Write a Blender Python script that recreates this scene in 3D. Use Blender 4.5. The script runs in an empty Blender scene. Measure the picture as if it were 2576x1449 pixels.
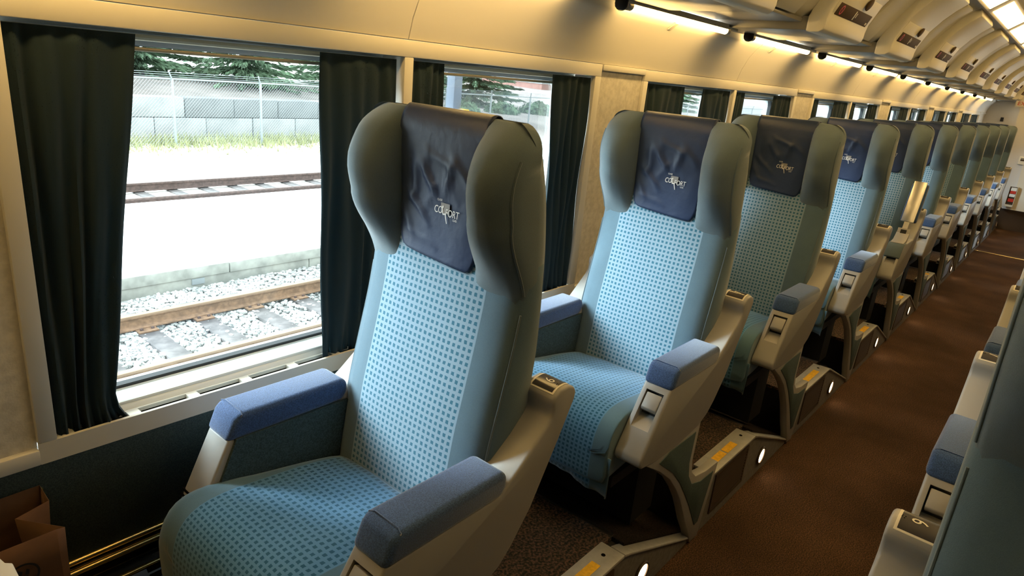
import bpy, bmesh, math, random
import numpy as np
from mathutils import Vector, Matrix, noise
random.seed(7); RNG = np.random.default_rng(7)
SC = bpy.context.scene
COL = SC.collection

# ------------------------------------------------------------------ camera
cam_d = bpy.data.cameras.new('camera'); cam = bpy.data.objects.new('camera', cam_d); COL.objects.link(cam)
cam_d.sensor_width = 36.0; cam_d.sensor_fit = 'HORIZONTAL'; cam_d.lens = 23.394
cam_d.clip_start = 0.02; cam_d.clip_end = 500
r_ = Vector((0.6486025533, -0.7554579664, 0.0927253408))
d_ = Vector((-0.1794206472, -0.2701494130, -0.9459532367))
f_ = Vector((0.7396776049, 0.5969108440, -0.3107643563))
u_, b_ = -d_, -f_
cam.matrix_world = Matrix(((r_.x, u_.x, b_.x, 0), (r_.y, u_.y, b_.y, 0), (r_.z, u_.z, b_.z, 1.53), (0, 0, 0, 1)))
SC.camera = cam

# ------------------------------------------------------------------ world, exposure
W = bpy.data.worlds.new('sky'); SC.world = W; W.use_nodes = True
bg = W.node_tree.nodes['Background']
bg.inputs[0].default_value = (0.83, 0.95, 1.0, 1); bg.inputs[1].default_value = 5.0
sun_d = bpy.data.lights.new('sun', 'SUN'); sun = bpy.data.objects.new('sun', sun_d); COL.objects.link(sun)
sun_d.energy = 19.0; sun_d.angle = math.radians(30); sun_d.color = (.76, .92, 1.0)       # sun veiled by bright thin cloud
sun.rotation_euler = Vector((-.51, .72, .50)).to_track_quat('Z', 'Y').to_euler()
SC.view_settings.view_transform = 'Standard'; SC.view_settings.look = 'None'
SC.view_settings.exposure = 0.0; SC.view_settings.gamma = 1.0; SC.view_settings.use_curve_mapping = False
SC.cycles.max_bounces = 8; SC.cycles.diffuse_bounces = 4; SC.cycles.transparent_max_bounces = 16
SC.cycles.sample_clamp_indirect = 6.0
LAMP = 27.0        # radiance of the wall-top tubes
CEIL = 11.5         # radiance of the ceiling diffusers
FLOORLAMP = 14.0

# ------------------------------------------------------------------ materials
def mat(name, color, rough=.6, metal=0., spec=.5, noise_s=0, noise_a=0., bump_s=0, bump_d=0., sheen=0., col2=None, detail=3.):
    m = bpy.data.materials.new(name); m.use_nodes = True
    nt = m.node_tree; p = nt.nodes['Principled BSDF']
    p.inputs['Base Color'].default_value = (*color, 1); p.inputs['Roughness'].default_value = rough
    p.inputs['Metallic'].default_value = metal; p.inputs['Specular IOR Level'].default_value = spec
    if sheen:
        p.inputs['Sheen Weight'].default_value = sheen; p.inputs['Sheen Roughness'].default_value = .45
    tc = None
    if noise_s or bump_s:
        tc = nt.nodes.new('ShaderNodeTexCoord')
    if noise_s:
        n = nt.nodes.new('ShaderNodeTexNoise'); n.inputs['Scale'].default_value = noise_s; n.inputs['Detail'].default_value = detail
        nt.links.new(tc.outputs['Object'], n.inputs['Vector'])
        r = nt.nodes.new('ShaderNodeValToRGB')
        c2 = col2 if col2 else tuple(min(1, c*(1+noise_a)) for c in color)
        c1 = tuple(c*(1-noise_a) for c in color) if not col2 else color
        r.color_ramp.elements[0].color = (*c1, 1); r.color_ramp.elements[1].color = (*c2, 1)
        r.color_ramp.elements[0].position = .35; r.color_ramp.elements[1].position = .65
        nt.links.new(n.outputs['Fac'], r.inputs['Fac']); nt.links.new(r.outputs['Color'], p.inputs['Base Color'])
    if bump_s:
        n2 = nt.nodes.new('ShaderNodeTexNoise'); n2.inputs['Scale'].default_value = bump_s; n2.inputs['Detail'].default_value = 2
        nt.links.new(tc.outputs['Object'], n2.inputs['Vector'])
        b = nt.nodes.new('ShaderNodeBump'); b.inputs['Strength'].default_value = bump_d; b.inputs['Distance'].default_value = .004
        nt.links.new(n2.outputs['Fac'], b.inputs['Height']); nt.links.new(b.outputs['Normal'], p.inputs['Normal'])
    return m

def emis(name, color, strength):
    m = bpy.data.materials.new(name); m.use_nodes = True; nt = m.node_tree
    nt.nodes.remove(nt.nodes['Principled BSDF'])
    e = nt.nodes.new('ShaderNodeEmission'); e.inputs[0].default_value = (*color, 1); e.inputs[1].default_value = strength
    nt.links.new(e.outputs[0], nt.nodes['Material Output'].inputs['Surface'])
    return m

def glass_mat(name):
    m = bpy.data.materials.new(name); m.use_nodes = True; nt = m.node_tree
    nt.nodes.remove(nt.nodes['Principled BSDF'])
    t = nt.nodes.new('ShaderNodeBsdfTransparent'); t.inputs[0].default_value = (.96, .985, .98, 1)
    g = nt.nodes.new('ShaderNodeBsdfGlossy'); g.inputs['Roughness'].default_value = .02
    fr = nt.nodes.new('ShaderNodeFresnel'); fr.inputs[0].default_value = 1.45
    mu = nt.nodes.new('ShaderNodeMath'); mu.operation = 'MULTIPLY'; mu.inputs[1].default_value = .6
    nt.links.new(fr.outputs[0], mu.inputs[0])
    mx = nt.nodes.new('ShaderNodeMixShader'); nt.links.new(mu.outputs[0], mx.inputs[0])
    nt.links.new(t.outputs[0], mx.inputs[1]); nt.links.new(g.outputs[0], mx.inputs[2])
    nt.links.new(mx.outputs[0], nt.nodes['Material Output'].inputs['Surface'])
    return m

def curtain_mat():
    m = bpy.data.materials.new('curtain_cloth'); m.use_nodes = True; nt = m.node_tree
    p = nt.nodes['Principled BSDF']; p.inputs['Roughness'].default_value = .9; p.inputs['Specular IOR Level'].default_value = .1
    p.inputs['Base Color'].default_value = (.032, .052, .060, 1); p.inputs['Sheen Weight'].default_value = .08
    tr = nt.nodes.new('ShaderNodeBsdfTranslucent'); tr.inputs[0].default_value = (.02, .06, .075, 1)
    # loose weave: pin-holes of open cloth
    tc = nt.nodes.new('ShaderNodeTexCoord'); v = nt.nodes.new('ShaderNodeTexNoise')
    v.inputs['Scale'].default_value = 420; v.inputs['Detail'].default_value = 2
    v2 = nt.nodes.new('ShaderNodeTexNoise'); v2.inputs['Scale'].default_value = 9; v2.inputs['Detail'].default_value = 2
    mp = nt.nodes.new('ShaderNodeMapping'); mp.inputs['Scale'].default_value = (1, 1, .25)
    nt.links.new(tc.outputs['Object'], v.inputs['Vector']); nt.links.new(tc.outputs['Object'], mp.inputs['Vector'])
    nt.links.new(mp.outputs[0], v2.inputs['Vector'])
    ad = nt.nodes.new('ShaderNodeMath'); ad.operation = 'MULTIPLY_ADD'; ad.inputs[1].default_value = .45
    nt.links.new(v2.outputs['Fac'], ad.inputs[0]); nt.links.new(v.outputs['Fac'], ad.inputs[2])
    gt = nt.nodes.new('ShaderNodeMath'); gt.operation = 'GREATER_THAN'; gt.inputs[1].default_value = .935
    nt.links.new(ad.outputs[0], gt.inputs[0])
    mu = nt.nodes.new('ShaderNodeMath'); mu.operation = 'MULTIPLY'; mu.inputs[1].default_value = .16
    nt.links.new(gt.outputs[0], mu.inputs[0])
    m1 = nt.nodes.new('ShaderNodeMixShader'); m1.inputs[0].default_value = .35
    nt.links.new(p.outputs[0], m1.inputs[1]); nt.links.new(tr.outputs[0], m1.inputs[2])
    tp = nt.nodes.new('ShaderNodeBsdfTransparent')
    m2 = nt.nodes.new('ShaderNodeMixShader'); nt.links.new(mu.outputs[0], m2.inputs[0])
    nt.links.new(m1.outputs[0], m2.inputs[1]); nt.links.new(tp.outputs[0], m2.inputs[2])
    nt.links.new(m2.outputs[0], nt.nodes['Material Output'].inputs['Surface'])
    return m

BASE_FAB = (.108, .146, .166); DOT = (.035, .125, .185)
def fabric(name, mode, pitch=.0143, half=.155, yc=0., BASE_FAB=BASE_FAB, DOT=DOT, BAND=(.255, .355, .44)):
    """plush moquette: plain field, band of woven dots across |y-yc|<half"""
    m = mat(name, BASE_FAB, .85, spec=.12, sheen=.32)
    nt = m.node_tree; p = nt.nodes['Principled BSDF']
    tc = nt.nodes.new('ShaderNodeTexCoord'); sx = nt.nodes.new('ShaderNodeSeparateXYZ')
    nt.links.new(tc.outputs['Object'], sx.inputs[0])
    def M(op, a, b=None):
        n = nt.nodes.new('ShaderNodeMath'); n.operation = op
        for i, v in enumerate((a, b)):
            if v is None: continue
            if isinstance(v, (int, float)): n.inputs[i].default_value = v
            else: nt.links.new(v, n.inputs[i])
        return n.outputs[0]
    X, Y, Z = sx.outputs[0], sx.outputs[1], sx.outputs[2]
    wear = nt.nodes.new('ShaderNodeTexNoise'); wear.inputs['Scale'].default_value = 7; wear.inputs['Detail'].default_value = 4
    nt.links.new(tc.outputs['Object'], wear.inputs['Vector'])
    fib = nt.nodes.new('ShaderNodeTexNoise'); fib.inputs['Scale'].default_value = 750; fib.inputs['Detail'].default_value = 2
    nt.links.new(tc.outputs['Object'], fib.inputs['Vector'])
    r = nt.nodes.new('ShaderNodeValToRGB')
    r.color_ramp.elements[0].color = (*[c*.82 for c in BASE_FAB], 1); r.color_ramp.elements[1].color = (*[c*1.18 for c in BASE_FAB], 1)
    r.color_ramp.elements[0].position = .3; r.color_ramp.elements[1].position = .7
    mixw = M('ADD', M('MULTIPLY', wear.outputs['Fac'], .6), M('MULTIPLY', fib.outputs['Fac'], .4))
    nt.links.new(mixw, r.inputs['Fac'])
    colr = r.outputs['Color']
    if mode:
        U = Y
        V = Z if mode == 'back' else M('ADD', X, Z)
        if mode == 'seat': V = M('ADD', X, M('MULTIPLY', Z, 1.0))
        wob = nt.nodes.new('ShaderNodeTexNoise'); wob.inputs['Scale'].default_value = 160
        nt.links.new(tc.outputs['Object'], wob.inputs['Vector'])
        w = M('MULTIPLY', M('SUBTRACT', wob.outputs['Fac'], .5), .22)
        def sq(a):
            fr = M('FRACT', M('ADD', M('DIVIDE', M('ADD', a, 10), pitch), w))
            return M('LESS_THAN', M('ABSOLUTE', M('SUBTRACT', fr, .5)), .265)
        inb = M('LESS_THAN', M('ABSOLUTE', M('SUBTRACT', U, yc)), half)
        k = M('MULTIPLY', M('MULTIPLY', sq(U), sq(V)), inb)
        # pale ground of the woven band
        mxb = nt.nodes.new('ShaderNodeMix'); mxb.data_type = 'RGBA'
        mxb.inputs['B'].default_value = (*BAND, 1)
        nt.links.new(M('MULTIPLY', inb, .75), mxb.inputs['Factor']); nt.links.new(colr, mxb.inputs['A'])
        mx = nt.nodes.new('ShaderNodeMix'); mx.data_type = 'RGBA'
        nt.links.new(k, mx.inputs['Factor']); nt.links.new(mxb.outputs['Result'], mx.inputs['A']); mx.inputs['B'].default_value = (*DOT, 1)
        colr = mx.outputs['Result']
    nt.links.new(colr, p.inputs['Base Color'])
    b = nt.nodes.new('ShaderNodeBump'); b.inputs['Strength'].default_value = .22; b.inputs['Distance'].default_value = .0015
    nt.links.new(fib.outputs['Fac'], b.inputs['Height']); nt.links.new(b.outputs['Normal'], p.inputs['Normal'])
    return m

def leather_mat():
    m = mat('navy_leather', (.020, .034, .080), .42, spec=.36)
    nt = m.node_tree; p = nt.nodes['Principled BSDF']
    tc = nt.nodes.new('ShaderNodeTexCoord')
    v = nt.nodes.new('ShaderNodeTexVoronoi'); v.feature = 'DISTANCE_TO_EDGE'; v.inputs['Scale'].default_value = 17
    wn = nt.nodes.new('ShaderNodeTexNoise'); wn.inputs['Scale'].default_value = 9
    mx = nt.nodes.new('ShaderNodeMix'); mx.data_type = 'VECTOR'; mx.inputs['Factor'].default_value = .12
    nt.links.new(tc.outputs['Object'], wn.inputs['Vector']); nt.links.new(tc.outputs['Object'], mx.inputs['A'])
    nt.links.new(wn.outputs['Color'], mx.inputs['B']); nt.links.new(mx.outputs['Result'], v.inputs['Vector'])
    n = nt.nodes.new('ShaderNodeTexNoise'); n.inputs['Scale'].default_value = 45; n.inputs['Detail'].default_value = 4
    nt.links.new(tc.outputs['Object'], n.inputs['Vector'])
    b1 = nt.nodes.new('ShaderNodeBump'); b1.inputs['Strength'].default_value = .12; b1.inputs['Distance'].default_value = .006
    nt.links.new(v.outputs['Distance'], b1.inputs['Height'])
    b2 = nt.nodes.new('ShaderNodeBump'); b2.inputs['Strength'].default_value = .3; b2.inputs['Distance'].default_value = .003
    nt.links.new(n.outputs['Fac'], b2.inputs['Height']); nt.links.new(b1.outputs['Normal'], b2.inputs['Normal'])
    nt.links.new(b2.outputs['Normal'], p.inputs['Normal'])
    return m

def carpet(name, base, specks, scale=220):
    m = mat(name, base, .95, spec=.1)
    nt = m.node_tree; p = nt.nodes['Principled BSDF']
    tc = nt.nodes.new('ShaderNodeTexCoord')
    n = nt.nodes.new('ShaderNodeTexNoise'); n.inputs['Scale'].default_value = scale; n.inputs['Detail'].default_value = 1
    n2 = nt.nodes.new('ShaderNodeTexNoise'); n2.inputs['Scale'].default_value = 2.2; n2.inputs['Detail'].default_value = 4
    for q in (n, n2): nt.links.new(tc.outputs['Object'], q.inputs['Vector'])
    r = nt.nodes.new('ShaderNodeValToRGB'); r.color_ramp.interpolation = 'LINEAR'
    cr = r.color_ramp; cr.elements[0].position = .36; cr.elements[0].color = (*specks[0], 1)
    cr.elements[1].position = .64; cr.elements[1].color = (*specks[1], 1)
    e = cr.elements.new(.5); e.color = (*base, 1)
    nt.links.new(n.outputs['Fac'], r.inputs['Fac'])
    r2 = nt.nodes.new('ShaderNodeValToRGB'); r2.color_ramp.elements[0].position = .35; r2.color_ramp.elements[1].position = .7
    r2.color_ramp.elements[0].color = (.55, .52, .5, 1); r2.color_ramp.elements[1].color = (1.1, 1.05, 1.0, 1)
    nt.links.new(n2.outputs['Fac'], r2.inputs['Fac'])
    mx = nt.nodes.new('ShaderNodeMix'); mx.data_type = 'RGBA'; mx.blend_type = 'MULTIPLY'; mx.inputs['Factor'].default_value = 1
    nt.links.new(r.outputs['Color'], mx.inputs['A']); nt.links.new(r2.outputs['Color'], mx.inputs['B'])
    nt.links.new(mx.outputs['Result'], p.inputs['Base Color'])
    b = nt.nodes.new('ShaderNodeBump'); b.inputs['Strength'].default_value = .5; b.inputs['Distance'].default_value = .004
    nt.links.new(n.outputs['Fac'], b.inputs['Height']); nt.links.new(b.outputs['Normal'], p.inputs['Normal'])
    return m

PLASTIC = mat('grey_plastic', (.33, .32, .30), .38, spec=.5, bump_s=500, bump_d=.03)
WALLP = mat('wall_laminate', (.66, .62, .54), .5, spec=.35)
WALLTEX = mat('pillar_textile', (.60, .56, .48), .8, noise_s=60, noise_a=.10, bump_s=250, bump_d=.2)
TRIMP = mat('trim_plastic', (.62, .59, .52), .4, spec=.4)
SILLW = mat('sill_white', (.82, .84, .80), .35, spec=.5)
CEILP = mat('ceiling_plastic', (.60, .57, .47), .5, spec=.4)
RIBP = mat('rib_plastic', (.70, .66, .54), .42, spec=.45)
BINUND = mat('bin_underside', (.20, .19, .165), .35, spec=.5)
FAB = fabric('plush_plain', None)  # wing cloth greyer than the back's plain margins, lamplight tint put into colour
FABB = fabric('plush_dotted_back', 'back', yc=-.012, half=.152, BASE_FAB=(.095, .150, .190))  # same plain cloth as the wings, bluer: daylight put into its colour
FABS = fabric('plush_dotted_seat', 'seat', yc=-.012, half=.165, BASE_FAB=(.085, .160, .215), DOT=(.016, .092, .160), BAND=(.090, .235, .42))
PADF = mat('armrest_cloth', (.042, .083, .195), .85, spec=.15, noise_s=420, noise_a=.35, bump_s=700, bump_d=.25, sheen=.5)
ARMCARP = mat('arm_carpet', (.055, .082, .086), .95, spec=.1, noise_s=350, noise_a=.3, bump_s=500, bump_d=.2)
TEALCARP = mat('wall_carpet', (.092, .125, .122), .95, spec=.1, noise_s=350, noise_a=.3, bump_s=500, bump_d=.2)  # lighter than the arm carpet, glare haze put into its colour
TEALPAN = mat('teal_panel', (.045, .072, .068), .75, noise_s=120, noise_a=.15)
LEATHER = leather_mat()
PRINTW = mat('white_print', (.72, .71, .69), .6)
PRINTG = mat('grey_print', (.24, .23, .22), .6)
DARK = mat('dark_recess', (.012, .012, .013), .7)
BLACKM = mat('black_frame', (.006, .006, .006), .9, spec=.0)
PLATE = mat('number_plate', (.055, .05, .05), .22, spec=.6)
CREAM = mat('cream_edge', (.75, .70, .58), .4)
CHROME = mat('brushed_metal', (.55, .54, .52), .3, metal=1., bump_s=40, bump_d=.05)
BRASS = mat('brass_strip', (1.0, .76, .32), .26, metal=1.)
DUCT = mat('polished_duct', (.035, .033, .03), .12, metal=1., bump_s=14, bump_d=.35)
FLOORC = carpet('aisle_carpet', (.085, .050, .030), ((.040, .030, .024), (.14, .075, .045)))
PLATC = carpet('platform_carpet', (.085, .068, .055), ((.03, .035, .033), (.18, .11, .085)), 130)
RAMPC = carpet('footwell_carpet', (.030, .024, .020), ((.015, .014, .013), (.05, .038, .03)), 200)  # near black: shade under the seats put into the colour
RISERG = mat('riser_grey', (.20, .19, .175), .55, noise_s=60, noise_a=.15)
GRILLE = mat('grille_brown', (.085, .060, .045), .45, metal=.4)
LEDGE = mat('ledge_grey', (.36, .36, .35), .4, noise_s=40, noise_a=.08)
YELLOW = mat('yellow_tape', (.80, .45, .02), .6, noise_s=90, noise_a=.12)
CURT = curtain_mat()
GLASS = glass_mat('window_glass')
GASKET = mat('black_gasket', (.02, .022, .024), .5)
BLIND = mat('blind_fabric', (.75, .76, .78), .7)
ALU = mat('alu_track', (.55, .47, .32), .4, metal=.3)
TUBE = emis('tube_glow', (1.0, .645, .22), LAMP)
DIFF = emis('diffuser_glow', (1.0, .65, .235), CEIL)
FLAMP = emis('floor_lamp_glow', (1.0, .74, .42), FLOORLAMP)
SIGND = mat('sign_brown', (.075, .048, .024), .65, spec=.2)
REDP = mat('red_print', (.50, .035, .02), .5)
KRAFT = mat('kraft_paper', (.125, .060, .030), .85, noise_s=25, noise_a=.12, bump_s=18, bump_d=.2)
BLACKP = mat('black_print', (.02, .02, .022), .6)
WHITEP = mat('white_table', (.78, .80, .82), .35)

# ------------------------------------------------------------------ mesh helpers
def finish(name, bm, m, parent=None, loc=None, smooth=38, recalc=True, mats=None):
    if recalc: bmesh.ops.recalc_face_normals(bm, faces=bm.faces)
    me = bpy.data.meshes.new(name); bm.to_mesh(me); bm.free()
    for q in (mats or [m]): me.materials.append(q)
    if smooth:
        me.polygons.foreach_set('use_smooth', [True]*len(me.polygons))
        me.set_sharp_from_angle(angle=math.radians(smooth))
    o = bpy.data.objects.new(name, me); COL.objects.link(o)
    if parent is not None: o.parent = parent
    if loc is not None: o.location = loc
    return o

def tag(o, label, cat, group=None, kind=None):
    if label: o['label'] = label
    if cat: o['category'] = cat
    if group: o['group'] = group
    if kind: o['kind'] = kind
    return o

def struct(o): o['kind'] = 'structure'; return o

def thing(name, label, cat, loc=(0, 0, 0), group=None):
    o = bpy.data.objects.new(name, None); COL.objects.link(o); o.location = loc; o.empty_display_size = .1
    return tag(o, label, cat, group)

def prism_add(bm, poly, a, b, axes='xz', bev=0, seg=2):
    """poly in the plane `axes`, extruded along the third axis from a to b"""
    third = ({'x', 'y', 'z'} - set(axes)).pop()
    def P(p, t):
        d = {axes[0]: p[0], axes[1]: p[1], third: t}; return (d['x'], d['y'], d['z'])
    v0 = [bm.verts.new(P(p, a)) for p in poly]; v1 = [bm.verts.new(P(p, b)) for p in poly]
    n = len(poly); fs = [bm.faces.new(v0), bm.faces.new(v1[::-1])]
    for i in range(n): fs.append(bm.faces.new((v0[i], v1[i], v1[(i+1) % n], v0[(i+1) % n])))
    bmesh.ops.recalc_face_normals(bm, faces=fs)
    if bev:
        es = {e for f in fs for e in f.edges if len(e.link_faces) == 2 and e.calc_face_angle(0) > math.radians(28)}
        bmesh.ops.bevel(bm, geom=list(es), offset=bev, segments=seg, affect='EDGES', clamp_overlap=True, profile=.5)
    return bm

def prism(name, poly, a, b, m, parent=None, axes='xz', bev=0, seg=2, smooth=38):
    return finish(name, prism_add(bmesh.new(), poly, a, b, axes, bev, seg), m, parent, smooth=smooth)

def box_add(bm, x0, x1, y0, y1, z0, z1, bev=0, seg=2):
    return prism_add(bm, [(x0, z0), (x1, z0), (x1, z1), (x0, z1)], y0, y1, 'xz', bev, seg)

def box(name, x0, x1, y0, y1, z0, z1, m, parent=None, bev=0, seg=2):
    return finish(name, box_add(bmesh.new(), x0, x1, y0, y1, z0, z1, bev, seg), m, parent)

def tube_add(bm, pts, r, n=8, cap=True):
    pts = [Vector(p) for p in pts]; rings = []
    for i, p in enumerate(pts):
        t = (pts[min(i+1, len(pts)-1)] - pts[max(i-1, 0)]).normalized()
        a = Vector((0, 0, 1)) if abs(t.z) < .9 else Vector((1, 0, 0))
        u = t.cross(a).normalized(); v = t.cross(u)
        rr = r[i] if isinstance(r, (list, tuple)) else r
        rings.append([bm.verts.new(p + u*rr*math.cos(2*math.pi*k/n) + v*rr*math.sin(2*math.pi*k/n)) for k in range(n)])
    for A, B in zip(rings, rings[1:]):
        for k in range(n): bm.faces.new((A[k], A[(k+1) % n], B[(k+1) % n], B[k]))
    if cap: bm.faces.new(rings[0][::-1]); bm.faces.new(rings[-1])
    return bm

def tube(name, pts, r, m, parent=None, n=8):
    return finish(name, tube_add(bmesh.new(), pts, r, n), m, parent)

def loft_add(bm, rings, close=True, caps=True):
    R = [[bm.verts.new(p) for p in ring] for ring in rings]; n = len(R[0])
    for A, B in zip(R, R[1:]):
        for k in range(n if close else n-1): bm.faces.new((A[k], A[(k+1) % n], B[(k+1) % n], B[k]))
    if caps: bm.faces.new(R[0][::-1]); bm.faces.new(R[-1])
    return bm

def lathe_add(bm, prof, axis='z', n=20, c=(0, 0, 0)):
    rings = []
    for r, h in prof:
        ring = []
        for k in range(n):
            a = 2*math.pi*k/n; p = (r*math.cos(a), r*math.sin(a), h)
            if axis == 'y': p = (p[0], p[2], p[1])
            if axis == 'x': p = (p[2], p[0], p[1])
            ring.append((p[0]+c[0], p[1]+c[1], p[2]+c[2]))
        rings.append(ring)
    return loft_add(bm, rings)

def text_mesh(s, size, shear=0., align='CENTER', spacing=1.):
    cu = bpy.data.curves.new('text', 'FONT'); cu.body = s; cu.size = size; cu.shear = shear; cu.align_x = align
    cu.resolution_u = 3; cu.space_character = spacing
    o = bpy.data.objects.new('text', cu); COL.objects.link(o)
    dg = bpy.context.evaluated_depsgraph_get(); me = bpy.data.meshes.new_from_object(o.evaluated_get(dg))
    bpy.data.objects.remove(o); bpy.data.curves.remove(cu)
    v = [tuple(q.co) for q in me.vertices]; f = [tuple(q.vertices) for q in me.polygons]
    bpy.data.meshes.remove(me)
    return v, f

def raw_mesh(name, V, F, m, parent=None, smooth=False, mats=None, mi=None):
    me = bpy.data.meshes.new(name); me.from_pydata(V, [], F); me.update()
    for q in (mats or [m]): me.materials.append(q)
    if mi is not None: me.polygons.foreach_set('material_index', mi)
    if smooth: me.polygons.foreach_set('use_smooth', [True]*len(me.polygons))
    o = bpy.data.objects.new(name, me); COL.objects.link(o)
    if parent is not None: o.parent = parent
    return o

def lerp_tab(tab, z):
    if z <= tab[0][0]: return tab[0][1]
    for (a, x), (b, y) in zip(tab, tab[1:]):
        if z <= b:
            t = (z-a)/(b-a); return x+(y-x)*t
    return tab[-1][1]

def smooth_tab(tab):
    """denser, rounded version of a coarse table"""
    zs = np.linspace(tab[0][0], tab[-1][0], 90); xs = np.array([lerp_tab(tab, z) for z in zs])
    k = np.array([1, 2, 3, 4, 3, 2, 1.]); k /= k.sum()
    xp = np.concatenate([np.repeat(xs[0], 3), xs, np.repeat(xs[-1], 3)])
    return list(zip(zs.tolist(), np.convolve(xp, k, 'valid').tolist()))

def copy_tree(o, parent=None):
    c = o.copy(); COL.objects.link(c); c.parent = parent
    for ch in list(o.children): copy_tree(ch, c)
    return c
ORD = ['first', 'second', 'third', 'fourth', 'fifth', 'sixth', 'seventh', 'eighth', 'ninth', 'tenth', 'eleventh', 'twelfth', 'thirteenth', 'fourteenth']

# ================================================================== SETTING
XR, XE = -2.4, 13.3          # rear and far end of the car
WY = 1.38                    # plane of the window frames
# ---- floor
fl = struct(box('floor', XR, 16, -1.1, .70, -.03, 0, FLOORC))
box('under_floor', XR, 16, .70, 1.62, -.03, -.002, DARK, fl)
struct(box('trim_1', 9.515, 9.555, .06, .69, .0, .006, BRASS, bev=.002))
# ---- left wall, lower part: dark carpeted panel sloping out to a polished heater duct
wl = struct(prism('wall_left', [(1.383, .714), (1.44, .714), (1.60, .30), (1.52, .35)], XR, XE, TEALCARP, axes='yz'))
dp = [(1.515, .352), (1.505, .335), (1.49, .33), (1.488, .316), (1.46, .30), (1.425, .268), (1.38, .248), (1.345, .243), (1.335, .232), (1.345, .0), (1.60, .0), (1.60, .35)]
duct = prism('heater_duct', dp, XR, XE, DUCT, wl, axes='yz')
tube('brass_bead', [(XR, 1.515, .357), (XE, 1.515, .357)], .010, BRASS, wl, 10)
tube('brass_bead', [(XR, 1.499, .340), (XE, 1.497, .338)], .008, BRASS, wl, 10)  # bead added for the gold reflection line below the brass strip
tube('brass_bead', [(XR, 1.462, .300), (XE, 1.462, .300)], .007, BRASS, wl, 10)  # another added bead, stands for a lamp glint on the duct
for y, z in ((1.452, .2935), (1.438, .2805), (1.418, .2655), (1.396, .2555)):           # black louvre slots in the duct by the first seat
    for x in (.50, .66): prism('duct_slot', [(y-.005, z-.003), (y+.004, z+.005), (y+.003, z+.008), (y-.006, z+.0)], x, x+.14, BLACKM, wl, axes='yz')
for k, (x, y, z) in enumerate([(.30, 1.41, .640), (.33, 1.46, .45)]):
    finish('rivet', lathe_add(bmesh.new(), [(.0005, -.004), (.006, -.003), (.008, 0), (.006, .004), (.0005, .005)], 'y', 12, (x, y-.002, z)), BRASS, wl)
# upper wall: one panel per window group, leaning in to the lamp cove
up = [(1.400, 1.577), (1.386, 1.579), (1.383, 1.590), (1.372, 1.630), (1.345, 1.690), (1.312, 1.732), (1.296, 1.745), (1.293, 1.752), (1.285, 1.790),
      (1.32, 1.79), (1.38, 1.72), (1.42, 1.60)]
xs = [XR] + [1.20+2.1*k for k in range(-1, 6)] + [XE]
for a, b in zip(xs, xs[1:]):
    prism('wall_panel', up, a+.0015, b-.0015, WALLP, wl, axes='yz')
for k in range(-2, 12):      # little brackets under the cove
    x = 2.42+1.04*k
    prism('cove_bracket', [(1.285, 1.748), (1.315, 1.725), (1.32, 1.745), (1.29, 1.76)], x-.012, x+.012, WALLP, wl, axes='yz')
# right wall and ends (mostly out of frame, closes the car)
struct(prism('wall_right', [(-1.0, 0), (-1.0, .75), (-.96, 1.58), (-.88, 1.80), (-.93, 1.82), (-1.06, 1.6), (-1.1, .75), (-1.1, 0)], XR, XE, mat('right_wall_cloth', (.10, .10, .09), .8), axes='yz'))
struct(box('wall_back', XR-.05, XR, -1.1, 1.65, 0, 2.25, bpy.data.materials['right_wall_cloth']))
we = struct(box('wall_end', XE, XE+.05, .72, 1.65, 0, 2.25, WALLP))
struct(box('wall_vestibule', 15.9, 16, -1.1, .8, 0, 2.25, WALLP))

# ---- window groups
def rrect(x0, x1, z0, z1, r, n=6):
    pts = []
    for cx, cz, a0 in ((x1-r, z1-r, 0), (x0+r, z1-r, 90), (x0+r, z0+r, 180), (x1-r, z0+r, 270)):
        for i in range(n+1):
            a = math.radians(a0+90*i/n); pts.append((cx+r*math.cos(a), cz+r*math.sin(a)))
    return pts
def ring_plate(name, outer, inner, y0, y1, m, parent):
    bm = bmesh.new(); n = len(inner)
    A = [bm.verts.new((p[0], y0, p[1])) for p in outer]; B = [bm.verts.new((p[0], y0, p[1])) for p in inner]
    C = [bm.verts.new((p[0], y1, p[1])) for p in outer]; D = [bm.verts.new((p[0], y1, p[1])) for p in inner]
    for i in range(n):
        j = (i+1) % n
        for q in ((A[i], A[j], B[j], B[i]), (C[i], C[j], D[j], D[i]), (A[i], A[j], C[j], C[i]), (B[i], B[j], D[j], D[i])):
            bm.faces.new(q)
    return finish(name, bm, m, parent, smooth=30)
GW = [.336+2.1*n for n in range(0, 6)]
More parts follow.
